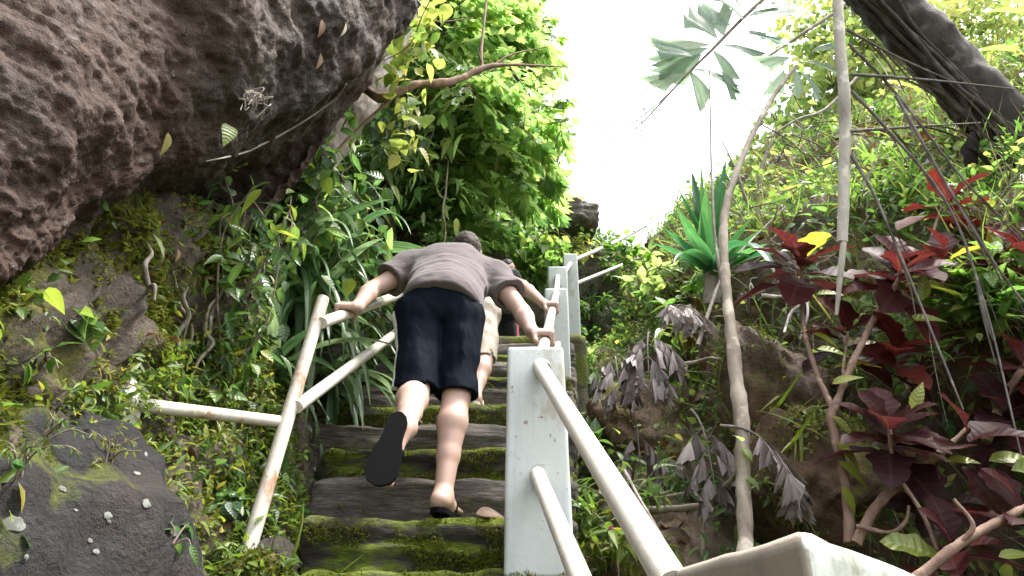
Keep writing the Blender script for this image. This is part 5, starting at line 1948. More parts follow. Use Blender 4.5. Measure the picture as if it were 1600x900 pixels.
# leaf, tendril and scraps stuck to the overhanging rock
pr, nr_ = ray_to(rock, 350, 190)
if pr is not None:
    root = thing('fallen_leaf', 'single pale green leaf hanging on the underside of the overhanging rock', 'leaf', pr)
    m_ = MB()
    place(m_, HEART, [pr + nr_ * 0.04], [A([0.12, -0.25, -0.9])], [-norm(pr) + A([0.25, 0, 0.1])], 0.060, 0.078, 0.45)
    m_.build('blade', M['lime'], root)
    m_ = MB()
    tube(m_, [pr + nr_ * 0.04, pr + nr_ * 0.0 + A([-0.03, 0, 0.0])], [0.002, 0.002], 5)
    m_.build('stalk', M['lime'], root)
pr, nr_ = ray_to(rock, 388, 155)
if pr is not None:
    m_ = MB()
    for i in range(9):
        a_ = pr + nr_ * 0.015 + rdir(1)[0] * 0.02
        tube(m_, [a_ + rdir(1)[0] * 0.02, a_ + rdir(1)[0] * 0.035 + nr_ * 0.02, a_ + rdir(1)[0] * 0.04, a_ + rdir(1)[0] * 0.03 - A([0, 0, .02])], [0.0016] * 4, 5, n=20, cap=False)
    tag(m_.build('root_tangle', M['deadstem']), 'small tangle of pale rootlets on the underside of the overhanging rock', 'roots')
for i, (x, y, lab, mt, tn) in enumerate([(498, 80, 'brown curled dead leaf stuck to the upper right of the overhanging rock', 'brown', 0.7), (500, 32, 'thin brown husk lying near the top of the overhanging rock', 'brown', 0.5), (258, 205, 'yellowed leaf scrap on the rusty part of the overhanging rock', 'lime', 0.9), (536, 30, 'pale dry leaf scrap at the top edge of the overhanging rock', 'dry', 0.9)]):
    pr, nr_ = ray_to(rock, x, y)
    if pr is not None:
        m_ = MB()
        place(m_, OVATE_HI, [pr + nr_ * 0.012], [A([0.1, 0.1, -1])], [nr_ + A([.3, 0, 0])], 0.05, 0.07, tn)
        tag(m_.build('dead_leaf', M[mt]), lab, 'leaf')

# ---------------------------------------------------------------- right side
# hanging dead palm stalk with stiff ribs
root = thing('dead_palm_frond', 'long dead palm stalk hanging straight down with stiff dark ribs to one side', 'palm frond', at(1316, 380, 2.3))
mb = MB()
tube(mb, [at(1306, -60, 2.15), at(1312, 60, 2.18), at(1320, 170, 2.2), at(1319, 280, 2.25), at(1316, 378, 2.3)], [0.020, 0.021, 0.022, 0.021, 0.019], 14, n=50, rough=0.06, freq=12)
mb.build('stalk', M['deadstem'], root)
mb = MB()
tube(mb, [at(1322, 340, 2.28), at(1317, 390, 2.3), at(1312, 440, 2.33), at(1307, 492, 2.36)], [0.010, 0.012, 0.010, 0.006], 8, n=30, rough=0.1)
mb.build('splinter', M['deadstem'], root)
RIBS = [[(1323, 46, 2.18), (1400, 88, 2.25), (1490, 128, 2.3)], [(1330, 116, 2.2), (1450, 125, 2.25), (1585, 139, 2.3)], [(1328, 205, 2.2), (1430, 198, 2.3), (1532, 192, 2.35)],
        [(1330, 142, 2.2), (1387, 203, 2.22), (1479, 317, 2.25), (1540, 480, 2.25), (1600, 730, 2.2)], [(1326, 68, 2.2), (1397, 142, 2.25), (1500, 274, 2.3), (1600, 380, 2.35)],
        [(1330, 242, 2.22), (1372, 317, 2.22), (1440, 480, 2.2), (1505, 640, 2.15)], [(1400, 150, 2.2), (1480, 290, 2.2), (1560, 420, 2.2), (1640, 520, 2.2)]]
for q in RIBS:
    mb = MB()
    pts = [at(*a_) for a_ in q]
    tube(mb, pts, np.linspace(0.0075, 0.003, len(pts)), 6, n=24, rough=0.1)
    S_ = spline(A(pts), 40)
    for _ in range(5):
        k = rng.integers(6, 38)
        L_ = rng.uniform(0.15, 0.45)
        strap(mb, S_[k], norm(S_[min(39, k + 1)] - S_[k]) + A([0, 0, -0.5]) + rdir(1)[0] * 0.3, L_, 0.010, 2.5, 0.5, 8)
    mb.build('rib', M['deadrib'], root)

# the thick dark trunk
root = thing('leaning_tree', 'thick dark barked tree trunk leaning across the upper right corner', 'tree', at(1700, 420, 3.2))
mb = MB()
tube(mb, [at(1790, 560, 3.3), at(1700, 410, 3.2), at(1600, 245, 3.15), at(1500, 125, 3.1), at(1400, 20, 3.05), at(1290, -90, 3.0)], [0.20, 0.185, 0.165, 0.155, 0.15, 0.145], 26, n=110, rough=0.16, freq=7)
# strands of climbing root pressed on the bark
for s in range(14):
    o_ = rng.normal() * 0.7
    pts = [at(x + rng.normal() * 10, y, d - 0.16 + abs(o_) * 0.10) + A([o_ * 0.10, 0, o_ * 0.1]) for x, y, d in ((1640, 310, 3.15), (1560, 198, 3.13), (1500, 125, 3.1), (1430, 50, 3.07), (1360, -20, 3.0))]
    tube(mb, pts, [0.012, 0.016, 0.017, 0.014, 0.012], 6, n=30, rough=0.3, freq=12)
mb.build('trunk', M['bark_dark'], root)
root = thing('climbing_plant', 'climber with huge pale yellow green backlit leaves growing on the thick dark trunk', 'climber', at(1560, 190, 3.4))
mb = MB()
for (x, y, d, s, tn) in [(1480, 10, 3.6, .32, .5), (1450, -20, 3.7, .34, .45), (1530, 80, 3.7, .30, .8), (1585, 85, 3.8, .32, .75), (1555, 170, 3.7, .32, .8), (1600, 190, 3.7, .32, .85), (1585, 245, 3.6, .3, .8), (1425, 105, 3.9, .34, .85), (1380, 130, 4.0, .3, .8), (1620, 130, 3.8, .34, .8), (1600, 20, 3.9, .34, .6), (1540, 20, 4.0, .34, .6), (1625, 270, 3.6, .3, .7)]:
    mb = MB()
    place(mb, HEART, [at(x, y, d)], [A([rng.normal() * .5 + .4, -0.3, -0.25 + rng.normal() * .3])], [A([rng.normal() * .3, -0.8, 0.8])], s, s, tn)
    mb.build('leaf', M['lime'], root)
mb = MB()
tube(mb, [at(1640, 320, 3.4), at(1580, 200, 3.5), at(1510, 90, 3.5), at(1440, 0, 3.5)], [0.012, 0.012, 0.01, 0.008], 6, n=20, cap=False)
mb.build('stem', M['twig'], root)
root = thing('withered_leaf', 'dark curled withered leaf hanging below the thick dark trunk', 'leaf', at(1510, 240, 2.9))
mb = MB()
place(mb, CROTON, [at(1520, 205, 2.8)], [A([-0.35, 0.1, -1])], [A([-0.9, -0.7, 0])], 0.16, 0.20, 0.3)
place(mb, CROTON, [at(1508, 232, 2.8)], [A([0.7, 0.0, -0.5])], [A([0.7, -0.6, 0.6])], 0.15, 0.18, 0.5)
mb.build('blade', M['withered'], root)

# slim curved tree
root = thing('slim_tree', 'slim pale barked tree with a curved stem in front of the right bank', 'tree', at(1166, 842, 2.35))
mb = MB()
tube(mb, [at(1166, 880, 2.35), at(1163, 780, 2.42), at(1158, 660, 2.5), at(1147, 560, 2.58), at(1133, 430, 2.7), at(1133, 330, 2.8), at(1160, 245, 2.9), at(1200, 165, 3.0), at(1243, 103, 3.1)],
     [0.027, 0.025, 0.028, 0.025, 0.021, 0.018, 0.016, 0.014, 0.010], 12, n=90, rough=0.24, freq=12)
mb.build('trunk', M['bark_pale'], root)
mb = MB()
for (x, y, dx, dz) in [(1225, 110, -.5, -1), (1240, 105, .1, -1), (1252, 112, .5, -.8), (1258, 95, .8, -.2), (1235, 90, -.6, -.1), (1270, 80, .8, .3)]:
    place(mb, FISH[rng.integers(5)], [at(x, y, 3.1)], [A([dx, -0.1, dz])], [A([0.2, -1, 0.2])], 0.20, 0.20, 0.6)
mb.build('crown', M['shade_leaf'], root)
mb = MB()
place(mb, OVATE_HI, [at(1160, 700, 2.44), at(1165, 745, 2.42), at(1160, 690, 2.44)], [A([.3, -.6, -.6]), A([.5, -.5, -.5]), A([-.4, -.5, .3])], [A([0, -.5, 1])] * 3, 0.055, 0.06, 0.7)
mb.build('foliage', M['palm'], root)
for lab, pts, r0 in [('straight thin stem rising between the yucca and the slim curved tree', [(1142, 560, 2.75), (1135, 480, 2.8), (1118, 380, 2.9), (1112, 280, 3.0), (1110, 180, 3.1), (1108, 90, 3.2)], 0.010),
                     ('thin forked sapling stem behind the slim curved tree', [(1205, 370, 5.0), (1190, 310, 5.0), (1188, 270, 5.0), (1206, 220, 5.0), (1210, 200, 5.1)], 0.028),
                     ('thin dark slanting stem behind the slim curved tree', [(1188, 350, 4.4), (1165, 310, 4.4), (1150, 265, 4.4), (1128, 220, 4.5)], 0.016),
                     ('bare twiggy bough arching in from the upper slope towards the sky', [(1340, 120, 5.2), (1290, 170, 5.1), (1250, 185, 5.0), (1215, 205, 5.0), (1180, 235, 5.0)], 0.016),
                     ('brown leaning stick propped on the bank beside the yucca', [(1090, 540, 3.2), (1110, 480, 3.3), (1130, 430, 3.4), (1160, 390, 3.5), (1230, 320, 3.8)], 0.012)]:
    root = thing('thin_stem', lab, 'stem', at(*pts[0]))
    mb = MB()
    tube(mb, [at(*q) for q in pts], np.linspace(r0, r0 * 0.35, len(pts)), 7, n=36, rough=0.15)
    mb.build('stem', M['bark_grey'], root)

# yucca
yb = at(1112, 430, 3.7)
root = thing('yucca', 'green yucca with stiff upright sword leaves beside the slim curved tree', 'yucca', yb)
mb = MB()
for (x, y, d, w_) in [(1056, 300, 3.7, .09), (1062, 332, 3.55, .09), (1082, 268, 3.8, .09), (1100, 258, 3.7, .10), (1107, 300, 3.5, .11), (1130, 250, 3.8, .10), (1128, 262, 3.9, .1), (1150, 280, 3.8, .10), (1172, 340, 3.6, .10), (1200, 352, 3.6, .10), (1196, 385, 3.4, .1), (1070, 360, 3.4, .08), (1040, 360, 3.6, .08), (1215, 415, 3.4, .10), (1222, 492, 3.2, .09), (1020, 385, 3.4, .07), (1060, 440, 3.3, .07), (1165, 430, 3.3, .09), (1095, 330, 3.5, .09), (1140, 330, 3.6, .09), (1120, 280, 3.6, .1)]:
    tp = at(x, y, d)
    v = tp - yb
    Lg = np.linalg.norm(v) * 1.04
    low = max(0, (y - 380) / 120)
    strap(mb, yb + rdir(1)[0] * 0.02, norm(v) + A([0, 0, 0.06 + low * 1.2]), Lg * (1 + low * 0.15), w_, 0.12 + low * 2.4, np.clip(rng.normal(0.5, 0.25), 0, 1), 12, fold=0.5)
mb.build('foliage', M['yucca'], root)
mb = MB()
tube(mb, [yb - A([0, -0.05, 0.16]), yb + A([0, 0, 0.05])], [0.05, 0.04], 10, rough=0.3)
mb.build('stem', M['thatch'], root)

# red leafed shrubs
def red_shrub(label, stems, rosettes, seed, young=()):
    r = np.random.default_rng(seed)
    root = thing('croton', label, 'shrub', at(*stems[0][0][0]))
    for pts, r0, r1 in stems:
        mb = MB()
        P_ = [at(*q) for q in pts]
        tube(mb, P_, np.linspace(r0, r1, len(P_)), 9, n=len(P_) * 9, rough=0.25, freq=22)
        mb.build('stem', M['bark_red'], root)
    ml, my = MB(), MB()
    for (x, y, d, n, s, ax, tn) in rosettes:
        c = at(x, y, d)
        ax = norm(A(ax))
        u = norm(np.cross(ax, A([0.2, 0.9, 0.3])))
        w = np.cross(ax, u)
        for i in range(n):
            a_ = i * 2.399 + r.normal() * 0.25
            t = (i + 0.5) / n
            dd = ax * (0.95 - 1.15 * t) + (u * math.cos(a_) + w * math.sin(a_)) * (0.55 + 0.5 * t)
            sz = s * r.uniform(0.8, 1.15) * (0.75 + 0.35 * t)
            p_ = c - ax * t * 0.10
            yl = r.random() < 0.07
            if yl:
                my = MB()
            place(my if yl else ml, CROTON, [p_ + norm(dd) * 0.02], [dd], [ax + A([0, -0.2, 0.5]) + r.normal(size=3) * 0.25], sz * 1.22, sz, np.clip(r.normal(tn, 0.22), 0, 1))
            if yl:
                my.build('yellow_leaf', M['croton_y'], root)
    for (x, y, d, dx, dz, s) in young:
        my = MB()
        place(my, LANCE_HI, [at(x, y, d)], [A([dx, -0.3, dz])], [A([0.1, -0.8, 0.6])], s * 1.3, s, np.clip(r.normal(0.15, 0.15), 0, 1))
        my.build('yellow_leaf', M['croton_y'], root)
    ml.build('foliage', M['croton'], root)
    return root


red_shrub('tall croton shrub with dark red lobed leaves and forked stems behind the end post',
          [([(1328, 850, 2.25), (1322, 760, 2.3), (1300, 660, 2.35), (1302, 635, 2.36)], 0.017, 0.014),
           ([(1302, 640, 2.36), (1275, 580, 2.45), (1256, 510, 2.55), (1252, 415, 2.65)], 0.011, 0.007),
           ([(1302, 640, 2.36), (1335, 560, 2.38), (1365, 500, 2.4), (1400, 445, 2.4), (1408, 425, 2.4)], 0.013, 0.009),
           ([(1318, 600, 2.38), (1318, 570, 2.45), (1325, 520, 2.5)], 0.006, 0.005),
           ([(1400, 445, 2.4), (1450, 430, 2.5), (1480, 400, 2.5)], 0.007, 0.005),
           ([(1440, 430, 2.48), (1465, 340, 2.6), (1480, 310, 2.65)], 0.006, 0.005)],
          [(1252, 405, 2.65, 14, 0.23, (0, -0.5, 0.8), 0.4), (1408, 420, 2.4, 15, 0.22, (0.1, -0.6, 0.7), 0.45), (1480, 405, 2.45, 11, 0.21, (0.2, -0.6, 0.7), 0.5), (1480, 312, 2.65, 10, 0.21, (0.1, -0.4, 0.9), 0.7),
           (1325, 515, 2.5, 10, 0.18, (0, -0.6, 0.7), 0.3)], 71,
          [(1275, 460, 2.5, .8, .1, .10), (1270, 520, 2.45, .7, -.4, .10), (1276, 545, 2.4, .9, -.1, .11), (1300, 600, 2.34, .5, .2, .10), (1300, 650, 2.33, .8, -.8, .10), (1305, 690, 2.3, .7, -.8, .11), (1310, 720, 2.28, .8, -.7, .11), (1315, 760, 2.26, .4, -1, .09), (1420, 500, 2.35, .9, .1, .13), (1440, 470, 2.35, .3, 1, .12), (1550, 400, 2.4, 0.2, 1, .13), (1560, 410, 2.4, 1, .1, .12)])
red_shrub('croton shrub with purplish leaves on a thick slanting stem above the concrete end post',
          [([(1338, 850, 2.2), (1370, 790, 2.2), (1420, 745, 2.2), (1470, 708, 2.2)], 0.017, 0.013),
           ([(1420, 745, 2.2), (1396, 720, 2.2), (1390, 670, 2.2)], 0.008, 0.006),
           ([(1338, 822, 2.18), (1390, 832, 2.15), (1415, 815, 2.15), (1420, 790, 2.15)], 0.007, 0.005),
           ([(1400, 740, 2.15), (1440, 800, 2.1), (1465, 860, 2.05)], 0.007, 0.005),
           ([(1470, 708, 2.2), (1500, 680, 2.2), (1520, 660, 2.2)], 0.010, 0.006)],
          [(1390, 665, 2.2, 15, 0.19, (0, -0.5, 0.8), 0.12), (1515, 680, 2.1, 7, 0.19, (0.2, -0.6, 0.7), 0.1), (1400, 545, 2.45, 10, 0.19, (0.2, -0.6, 0.7), 0.75), (1470, 780, 2.25, 7, 0.16, (0, -0.6, 0.4), 0.2)], 72,
          [(1425, 640, 2.15, .4, .8, .10), (1480, 720, 2.1, .9, .1, .09), (1545, 720, 2.05, 1, .2, .13)])
red_shrub('croton shrub with deep maroon leaves at the lower right edge of the bank',
          [([(1430, 905, 1.9), (1500, 850, 1.9), (1560, 815, 1.92), (1620, 785, 1.95)], 0.014, 0.010),
           ([(1500, 850, 1.9), (1520, 820, 1.88), (1490, 780, 1.9)], 0.007, 0.005)],
          [(1600, 790, 1.95, 8, 0.16, (0, -0.5, 0.8), 0.2), (1490, 850, 2.0, 9, 0.15, (0, -0.6, 0.6), 0.25)], 73, [(1560, 870, 1.9, .8, .2, .08)])
red_shrub('croton shrub with red leaves leaning in from the right edge under the hanging ribs',
          [([(1540, 690, 2.35), (1570, 620, 2.35), (1600, 575, 2.35), (1660, 500, 2.35)], 0.016, 0.013),
           ([(1600, 575, 2.35), (1610, 480, 2.4), (1600, 410, 2.4)], 0.009, 0.006)],
          [(1600, 400, 2.4, 14, 0.22, (-0.1, -0.5, 0.8), 0.65), (1600, 560, 2.3, 8, 0.17, (0, -0.6, 0.7), 0.3), (1575, 640, 2.3, 9, 0.17, (-0.2, -0.6, 0.6), 0.12)], 74, [(1580, 735, 2.0, 1, .2, .18), (1600, 760, 2.0, .9, -.1, .15)])

# withered fishtail leaflets over the rock face on the right
for i, (lab, b, d, L_, npn, ls, dr) in enumerate([
        ('withered grey palm frond with fan shaped leaflets drooping over the right bank', (1015, 520, 3.3), (-0.15, -0.5, -0.1), 0.42, 3, 0.15, 1.6),
        ('withered grey palm frond hanging beside the broad leafed plants', (960, 560, 3.4), (-0.05, -0.5, 0.0), 0.36, 2, 0.13, 1.8),
        ('dry curled palm frond hanging straight down in front of the earthy rock', (990, 640, 3.3), (0.0, -0.3, -0.5), 0.4, 2, 0.12, 2.2),
        ('dry palm frond with narrow dangling leaflets beside the slim curved trunk', (1080, 640, 2.9), (0.05, -0.4, -0.2), 0.4, 2, 0.13, 2.2),
        ('dry palm frond crossing in front of the slim curved trunk', (1125, 665, 2.5), (0.6, -0.3, 0.0), 0.38, 2, 0.11, 1.8),
        ('bleached dead palm frond lying high on the bank under the yucca', (1030, 490, 3.5), (0.2, -0.4, 0.1), 0.35, 3, 0.14, 1.0)]):
    r = np.random.default_rng(500 + i)
    p = at(*b)
    root = thing('dead_palm_frond', lab, 'palm frond', p)
    m_ = fish_frond(p, d, L_, dr, npn + 1, r, ls * 0.78, (0.45 if i < 5 else 0.85, 0.22), 1.6, 0.006)
    m_.build('leaflets', [M['deadrib'], M['dead']], root)

# broad leafed plants and ferns right of the rail
for i, (lab, px, py, bk, tp, mt, n, nst, ls, h_, tn, gr) in enumerate([
        ('broad leafed dark plant close to the nearest white post', 925, 640, -0.1, HEART, 'broad', 5, 6, 0.16, 0.40, 0.35, .3),
        ('broad leafed plant below the withered palm fronds', 975, 680, -0.1, OVATE_HI, 'broad', 5, 6, 0.17, 0.36, 0.3, .4),
        ('broad leafed plant with bluish leaves behind the thick rail', 930, 740, -0.1, OVATE_HI, 'broad', 5, 5, 0.14, 0.32, 0.4, .3),
        ('heart leafed climber leaf group beside the slim curved tree', 1060, 560, -0.1, HEART, 'broad', 4, 4, 0.13, 0.25, 0.5, .4),
        ('bright feathery fern beside the second white post', 925, 500, -0.15, LANCE_HI, 'lime', 16, 9, 0.15, 0.45, 0.12, .3),
        ('lime green fern spreading below the upper rails', 945, 440, -0.1, LANCE_HI, 'lime', 16, 9, 0.14, 0.45, 0.2, .3),
        ('bright bushy weed at the foot of the second white post', 905, 540, -0.1, OVATE_HI, 'lime', 14, 8, 0.09, 0.4, 0.1, .3),
        ('pale compound leafed shrub in front of the sky above the upper rails', 1020, 440, -0.2, OVATE_HI, 'lime', 16, 8, 0.13, 0.75, 0.15, .1),
        ('pale leafed shrub beside the far end of the upper rails', 975, 425, -0.2, OVATE_HI, 'lime', 14, 6, 0.12, 0.6, 0.1, .1),
        ('fresh green fern spilling over the gully beside the nearest white post', 915, 600, -0.15, LANCE_HI, 'palm', 16, 9, 0.12, 0.40, 0.6, .3),
        ('bright leafy shrub between the white posts and the withered fronds', 960, 520, -0.2, OVATE_HI, 'lime', 14, 9, 0.10, 0.50, 0.08, .2),
        ('light green bush growing below the yellowing weed', 1050, 470, -0.2, OVATE_HI, 'palm', 12, 9, 0.12, 0.5, 0.7, .2),
        ('low bright shrub at the foot of the yucca', 1120, 450, -0.1, OVATE_HI, 'lime', 14, 7, 0.12, 0.4, 0.1, .2),
        ('leafy weed with long leaves under the yucca', 1060, 500, -0.1, LANCE_HI, 'broad', 10, 7, 0.18, 0.3, 0.6, .3),
        ('yellowing weed on the bank between withered fronds and yucca', 1090, 520, -0.1, LANCE_HI, 'broad', 8, 6, 0.16, 0.3, 0.85, .3),
        ('grassy herb with narrow leaves at the foot of the nearest white post', 925, 810, -0.05, LANCE_HI, 'small', 16, 10, 0.08, 0.30, 0.6, .2),
        ('leafy herb in the gully under the thick rail', 965, 850, -0.05, LANCE_HI, 'small', 16, 10, 0.09, 0.32, 0.7, .2),
        ('bright narrow leafed herb lowest in the gully by the end post', 960, 895, -0.05, LANCE_HI, 'fern', 16, 10, 0.09, 0.3, 0.7, .2),
        ('small weed on the brown bank between trunk and end post', 1200, 790, -0.05, LANCE_HI, 'small', 10, 6, 0.07, 0.22, 0.5, .2),
        ('fern on the mossy rock behind the red shrub stems', 1255, 620, -0.05, LANCE, 'fern', 20, 6, 0.06, 0.2, 0.5, .3)]):
    p, nn = hit(px, py, None, bk)
    herb('fern' if 'fern' in lab else 'shrub' if 'shrub' in lab else 'broad_leaf_plant' if 'broad' in lab or 'heart' in lab else 'herb', lab,
         'fern' if 'fern' in lab else 'shrub' if 'shrub' in lab else 'plant', p, nn, h_, nst, n, tp, mt, ls, 0.55, (tn, 0.15), None, 600 + i, gr, r0=0.004)
r = np.random.default_rng(88)
for i in range(9):
    p, nn = hit(r.uniform(1500, 1600), r.uniform(470, 560), [hillR], -0.1)
    herb('seedling', 'lime green seedling in the sunlit patch at the right edge of the bank', 'plant', p, nn, 0.28, 4, 9, OVATE_HI, 'lime', 0.075, 0.5, (0.15, 0.12), 'lime seedlings at the right edge', 640 + i, 0.2, r0=0.0025)
for i in range(10):
    p, nn = hit(r.uniform(1330, 1600), r.uniform(210, 330), [hillR], -0.05)
    rosette('grass_tuft', 'tuft of long grass on the crest of the right bank', 'grass tuft', p, nn + A([0, -.3, .8]), 20, 0.26, 0.014, 2.2, 'lime', (0.25, 0.25), 'grass tufts on the crest', 660 + i, 0.9, False)

# pink flower
p = at(955, 826, 2.6)
root = thing('flower', 'tiny pink flower among the weeds behind the thick rail', 'flower', p)
mb = MB()
for i in range(5):
    a_ = i * 1.2566
    mb = MB()
    place(mb, OVATE_HI, [p], [A([math.cos(a_), -0.3, math.sin(a_)])], [A([0, -1, 0.2])], 0.022, 0.015, 0.6)
    mb.build('petal', M['pink'], root)
mb = MB()
tube(mb, [p, p + A([0.02, 0.03, -0.12]), p + A([0.02, 0.05, -0.3])], [0.002, 0.003, 0.003], 5)
mb.build('stem', M['twig'], root)

# roots on the right bank
for i, (lab, pts, r0) in enumerate([
        ('mossy horizontal root reaching out of the earth bank', [(1000, 797, 2.95), (1050, 795, 2.9), (1110, 788, 2.85), (1130, 770, 2.9), (1180, 720, 3.0)], 0.016),
        ('pale prop root dropping from the mossy root', [(1108, 790, 2.84), (1098, 820, 2.82), (1098, 870, 2.8)], 0.011),
        ('thin straight stick lying on the mossy root', [(1020, 780, 2.85), (1070, 770, 2.8), (1118, 760, 2.8)], 0.006),
        ('leaning mossy root joining the slim trunk', [(1095, 800, 2.9), (1125, 770, 2.8), (1150, 740, 2.6), (1165, 700, 2.6)], 0.014),
        ('twisted pale root spreading over the top of the brown bank', [(1190, 462, 3.4), (1225, 463, 3.35), (1250, 458, 3.3), (1262, 440, 3.35)], 0.013),
        ('forked pale root hanging over the brown bank edge', [(1260, 450, 3.3), (1250, 475, 3.25), (1235, 490, 3.25), (1225, 520, 3.2)], 0.010),
        ('bare pale root above the tall rock face', [(1258, 455, 3.3), (1262, 490, 3.2), (1250, 530, 3.2)], 0.009),
        ('mossy broken branch reaching towards the slim curved tree', [(1060, 572, 3.2), (1090, 565, 3.1), (1110, 560, 3.0), (1128, 562, 2.9)], 0.012),
        ('thick grey root behind the purplish croton', [(1405, 620, 2.9), (1430, 590, 2.9), (1445, 560, 2.9), (1450, 545, 2.9)], 0.022),
        ('thin brown stick leaning beside the thick rail', [(975, 735, 2.7), (1000, 780, 2.6), (1040, 850, 2.45), (1060, 890, 2.4)], 0.007)]):
    mb = MB()
    P_ = [at(*q) for q in pts]
    tube(mb, P_, np.linspace(r0, r0 * 0.6, len(P_)), 9, n=len(P_) * 9, rough=0.35, freq=18)
    tag(mb.build('root' if 'root' in lab else 'stick' if 'stick' in lab else 'broken_branch', M['root'] if 'mossy' in lab else M['deadstem'] if 'pale' in lab else M['bark_grey']), lab, 'root' if 'root' in lab else 'stick')
# thin hanging rootlets
for i in range(30):
    x, y = r.uniform(1040, 1300), r.uniform(430, 620)
    p, nn = hit(x, y, [hillR], -0.06)
    L_ = r.uniform(0.15, 0.5)
    pts = wobble(p, p + A([r.normal() * 0.08, -0.03, -L_]), 5, 0.03, 0, 700 + i)
    mb = MB()
    tube(mb, list(pts), [0.004, 0.004, 0.003, 0.003, 0.002], 5, n=18, rough=0.2)
    tag(mb.build('rootlet', M['deadstem'] if i % 2 else M['root']), 'thin bare rootlet dangling over the brown face of the right bank', 'root', 'rootlets on the right bank')
for i in range(70):
    for _ in range(20):
        x, y = r.uniform(1180, 1600), r.uniform(160, 560)
        p, nn = hit(x, y, [hillR], -0.12)
        if p[1] > 3.2:
            break
    d = A([r.normal() * 0.6, r.normal() * 0.2, r.uniform(-0.5, 0.6)])
    pts = wobble(p, p + d * r.uniform(0.3, 0.9), 6, 0.04, 0.05, 740 + i)
    mb = MB()
    tube(mb, list(pts), [0.004] * 6, 5, n=20, rough=0.2)
    tag(mb.build('dry_stalk', M['twig'] if i % 3 else M['deadstem']), 'dry bare stalk lying in the tangle on the upper right bank', 'stalk', 'dry stalks on the upper bank')

# trees on the crest of the right bank
CR = [
    ('slender tree with pale yellow green leaves beside the hanging stalk', (1330, 300, 6.4), (1345, 60, 6.6), ((1300, 130, 6.4, .6), (1350, 80, 6.5, .7), (1400, 30, 6.7, .8), (1270, 60, 6.6, .5), (1330, 10, 6.6, .7), (1380, 140, 6.4, .5)), 3000, 0.65),
    ('leafy tree behind the thick dark trunk', (1500, 240, 6.8), (1480, 20, 7), ((1420, 120, 6.8, .7), (1470, 60, 7, .8), (1520, 0, 7, .9), (1560, 80, 7, .8), (1450, 180, 6.6, .6), (1600, 150, 7, .8)), 3200, 0.75),
    ('low bushy tree on the crest left of the hanging stalk', (1265, 290, 6.6), (1255, 200, 6.6), ((1230, 240, 6.5, .5), (1270, 200, 6.6, .55), (1300, 230, 6.4, .5), (1200, 280, 6.6, .45), (1240, 290, 6.2, .4)), 2600, 0.6),
    ('yellowish bush on the slope between yucca and hanging stalk', (1230, 350, 5.6), (1230, 320, 5.5), ((1200, 310, 5.6, .35), (1250, 310, 5.5, .4), (1225, 340, 5.4, .3), (1280, 290, 5.5, .4)), 2000, 0.55),
    ('far tree at the right edge beyond the crest', (1640, 200, 7.6), (1620, 0, 8), ((1600, 60, 8, 1.0), (1640, 120, 8, 1.0), (1660, 10, 8, 1.1)), 1600, 0.7),
]
for i, (lab, b, t, bl, n, tn) in enumerate(CR):
    leafy_tree('slender_tree' if 'tree' in lab else 'shrub', lab, 'tree' if 'tree' in lab else 'shrub', [at(*b), (at(*b) + at(*t)) / 2 + A([.05, 0, 0]), at(*t)], [0.05, 0.045, 0.03],
               [tuple(at(x, y, d)) + (r_,) for x, y, d, r_ in bl], n, OVATE, 'canopy', 0.12, (tn, 0.2), seed=800 + i)

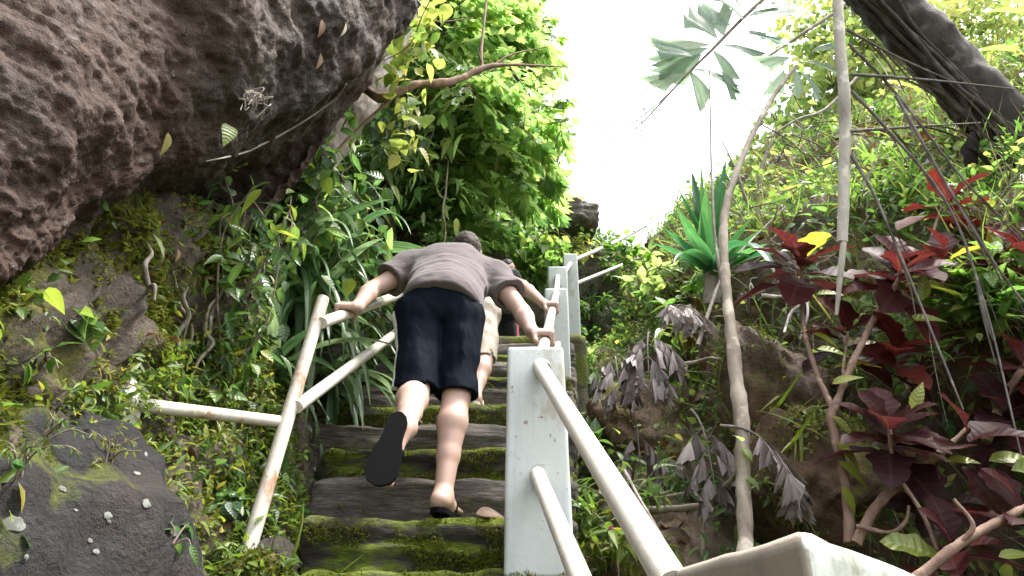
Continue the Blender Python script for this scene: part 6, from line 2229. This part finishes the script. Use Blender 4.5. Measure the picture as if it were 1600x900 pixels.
# palm frond against the sky, and a far spray of twigs
fb = at(1275, -70, 3.4)
root = thing('palm_frond', 'fishtail palm frond with broad leaflets hanging down against the white sky', 'palm frond', fb)
mb = MB()
fp = [fb, at(1180, 10, 3.35), at(1115, 75, 3.3), at(1070, 120, 3.3), at(1010, 185, 3.3), at(985, 205, 3.3)]
tube(mb, fp, [0.016, 0.013, 0.010, 0.007, 0.004, 0.002], 7, n=40, cap=False)
mb.build('midrib', M['twig'], root)
mb = MB()
for (x, y, dx, dz, s) in [(1110, 70, -.9, .25, .36), (1105, 75, -1, -.2, .34), (1095, 85, -.9, -.7, .3), (1120, 60, -.4, 1, .34), (1130, 55, .1, 1.2, .34), (1115, 80, .6, -.7, .3), (1130, 70, 1, -.3, .32), (1150, 50, 1, .1, .30), (1078, 112, .5, -1, .26), (1075, 115, -.9, .0, .26), (1085, 108, 1, -.2, .28), (1140, 40, -.5, .9, .36), (1090, 90, -1, .6, .3), (1170, 25, .9, .3, .3), (1160, 30, -.2, 1, .36), (1128, 112, .5, -1, .2), (1180, 15, 1, .6, .3)]:
    place(mb, FISH[rng.integers(5)], [at(x, y, 3.3)], [A([dx, rng.normal() * .2, dz])], [A([rng.normal() * .3, -1, 0.3])], s * 1.1, s, 0.5 + rng.normal() * .2)
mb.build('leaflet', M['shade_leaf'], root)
root = thing('twig_spray', 'fine leafy twig spray faint against the bright sky', 'twig', at(1060, 130, 4.2))
mb, ml = MB(), MB()
tube(mb, [at(1080, 110, 4.2), at(1030, 160, 4.3), at(985, 195, 4.4), at(960, 215, 4.5)], [0.006, 0.005, 0.003, 0.002], 5, n=20, cap=False)
P_ = spline(A([at(1040, 150, 4.3), at(990, 190, 4.4), at(950, 215, 4.5)]), 60)[rng.integers(0, 60, 130)] + rng.normal(size=(130, 3)) * 0.09
place(ml, LANCE, P_, rdir(130), rdir(130), 0.05, 0.06, rng.random(130))
mb.build('stem', M['twig'], root)
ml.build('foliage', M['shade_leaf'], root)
mb = MB()
tube(mb, [at(1190, 95, 4.0), at(1250, 55, 4.0), at(1330, 0, 4.0), at(1380, -60, 4.0)], [0.010, 0.012, 0.016, 0.018], 7, n=30, rough=0.2)
tag(mb.build('bare_bough', M['bark_grey']), 'bare grey bough crossing behind the top of the hanging palm stalk', 'branch')

# dead leaf lying on the step by the sandal
p = A([-0.045, 2.53, 0.12 + DZ + 0.018])
mb = MB()
place(mb, OVATE_HI, [p - A([0.08, 0, 0])], [A([1, 0.1, 0.12])], [A([0, -0.7, 0.8])], 0.10, 0.10, 0.35)
tag(mb.build('dead_leaf', M['brown']), 'curled brown leaf lying on the step beside the foot of the man in taupe', 'leaf')
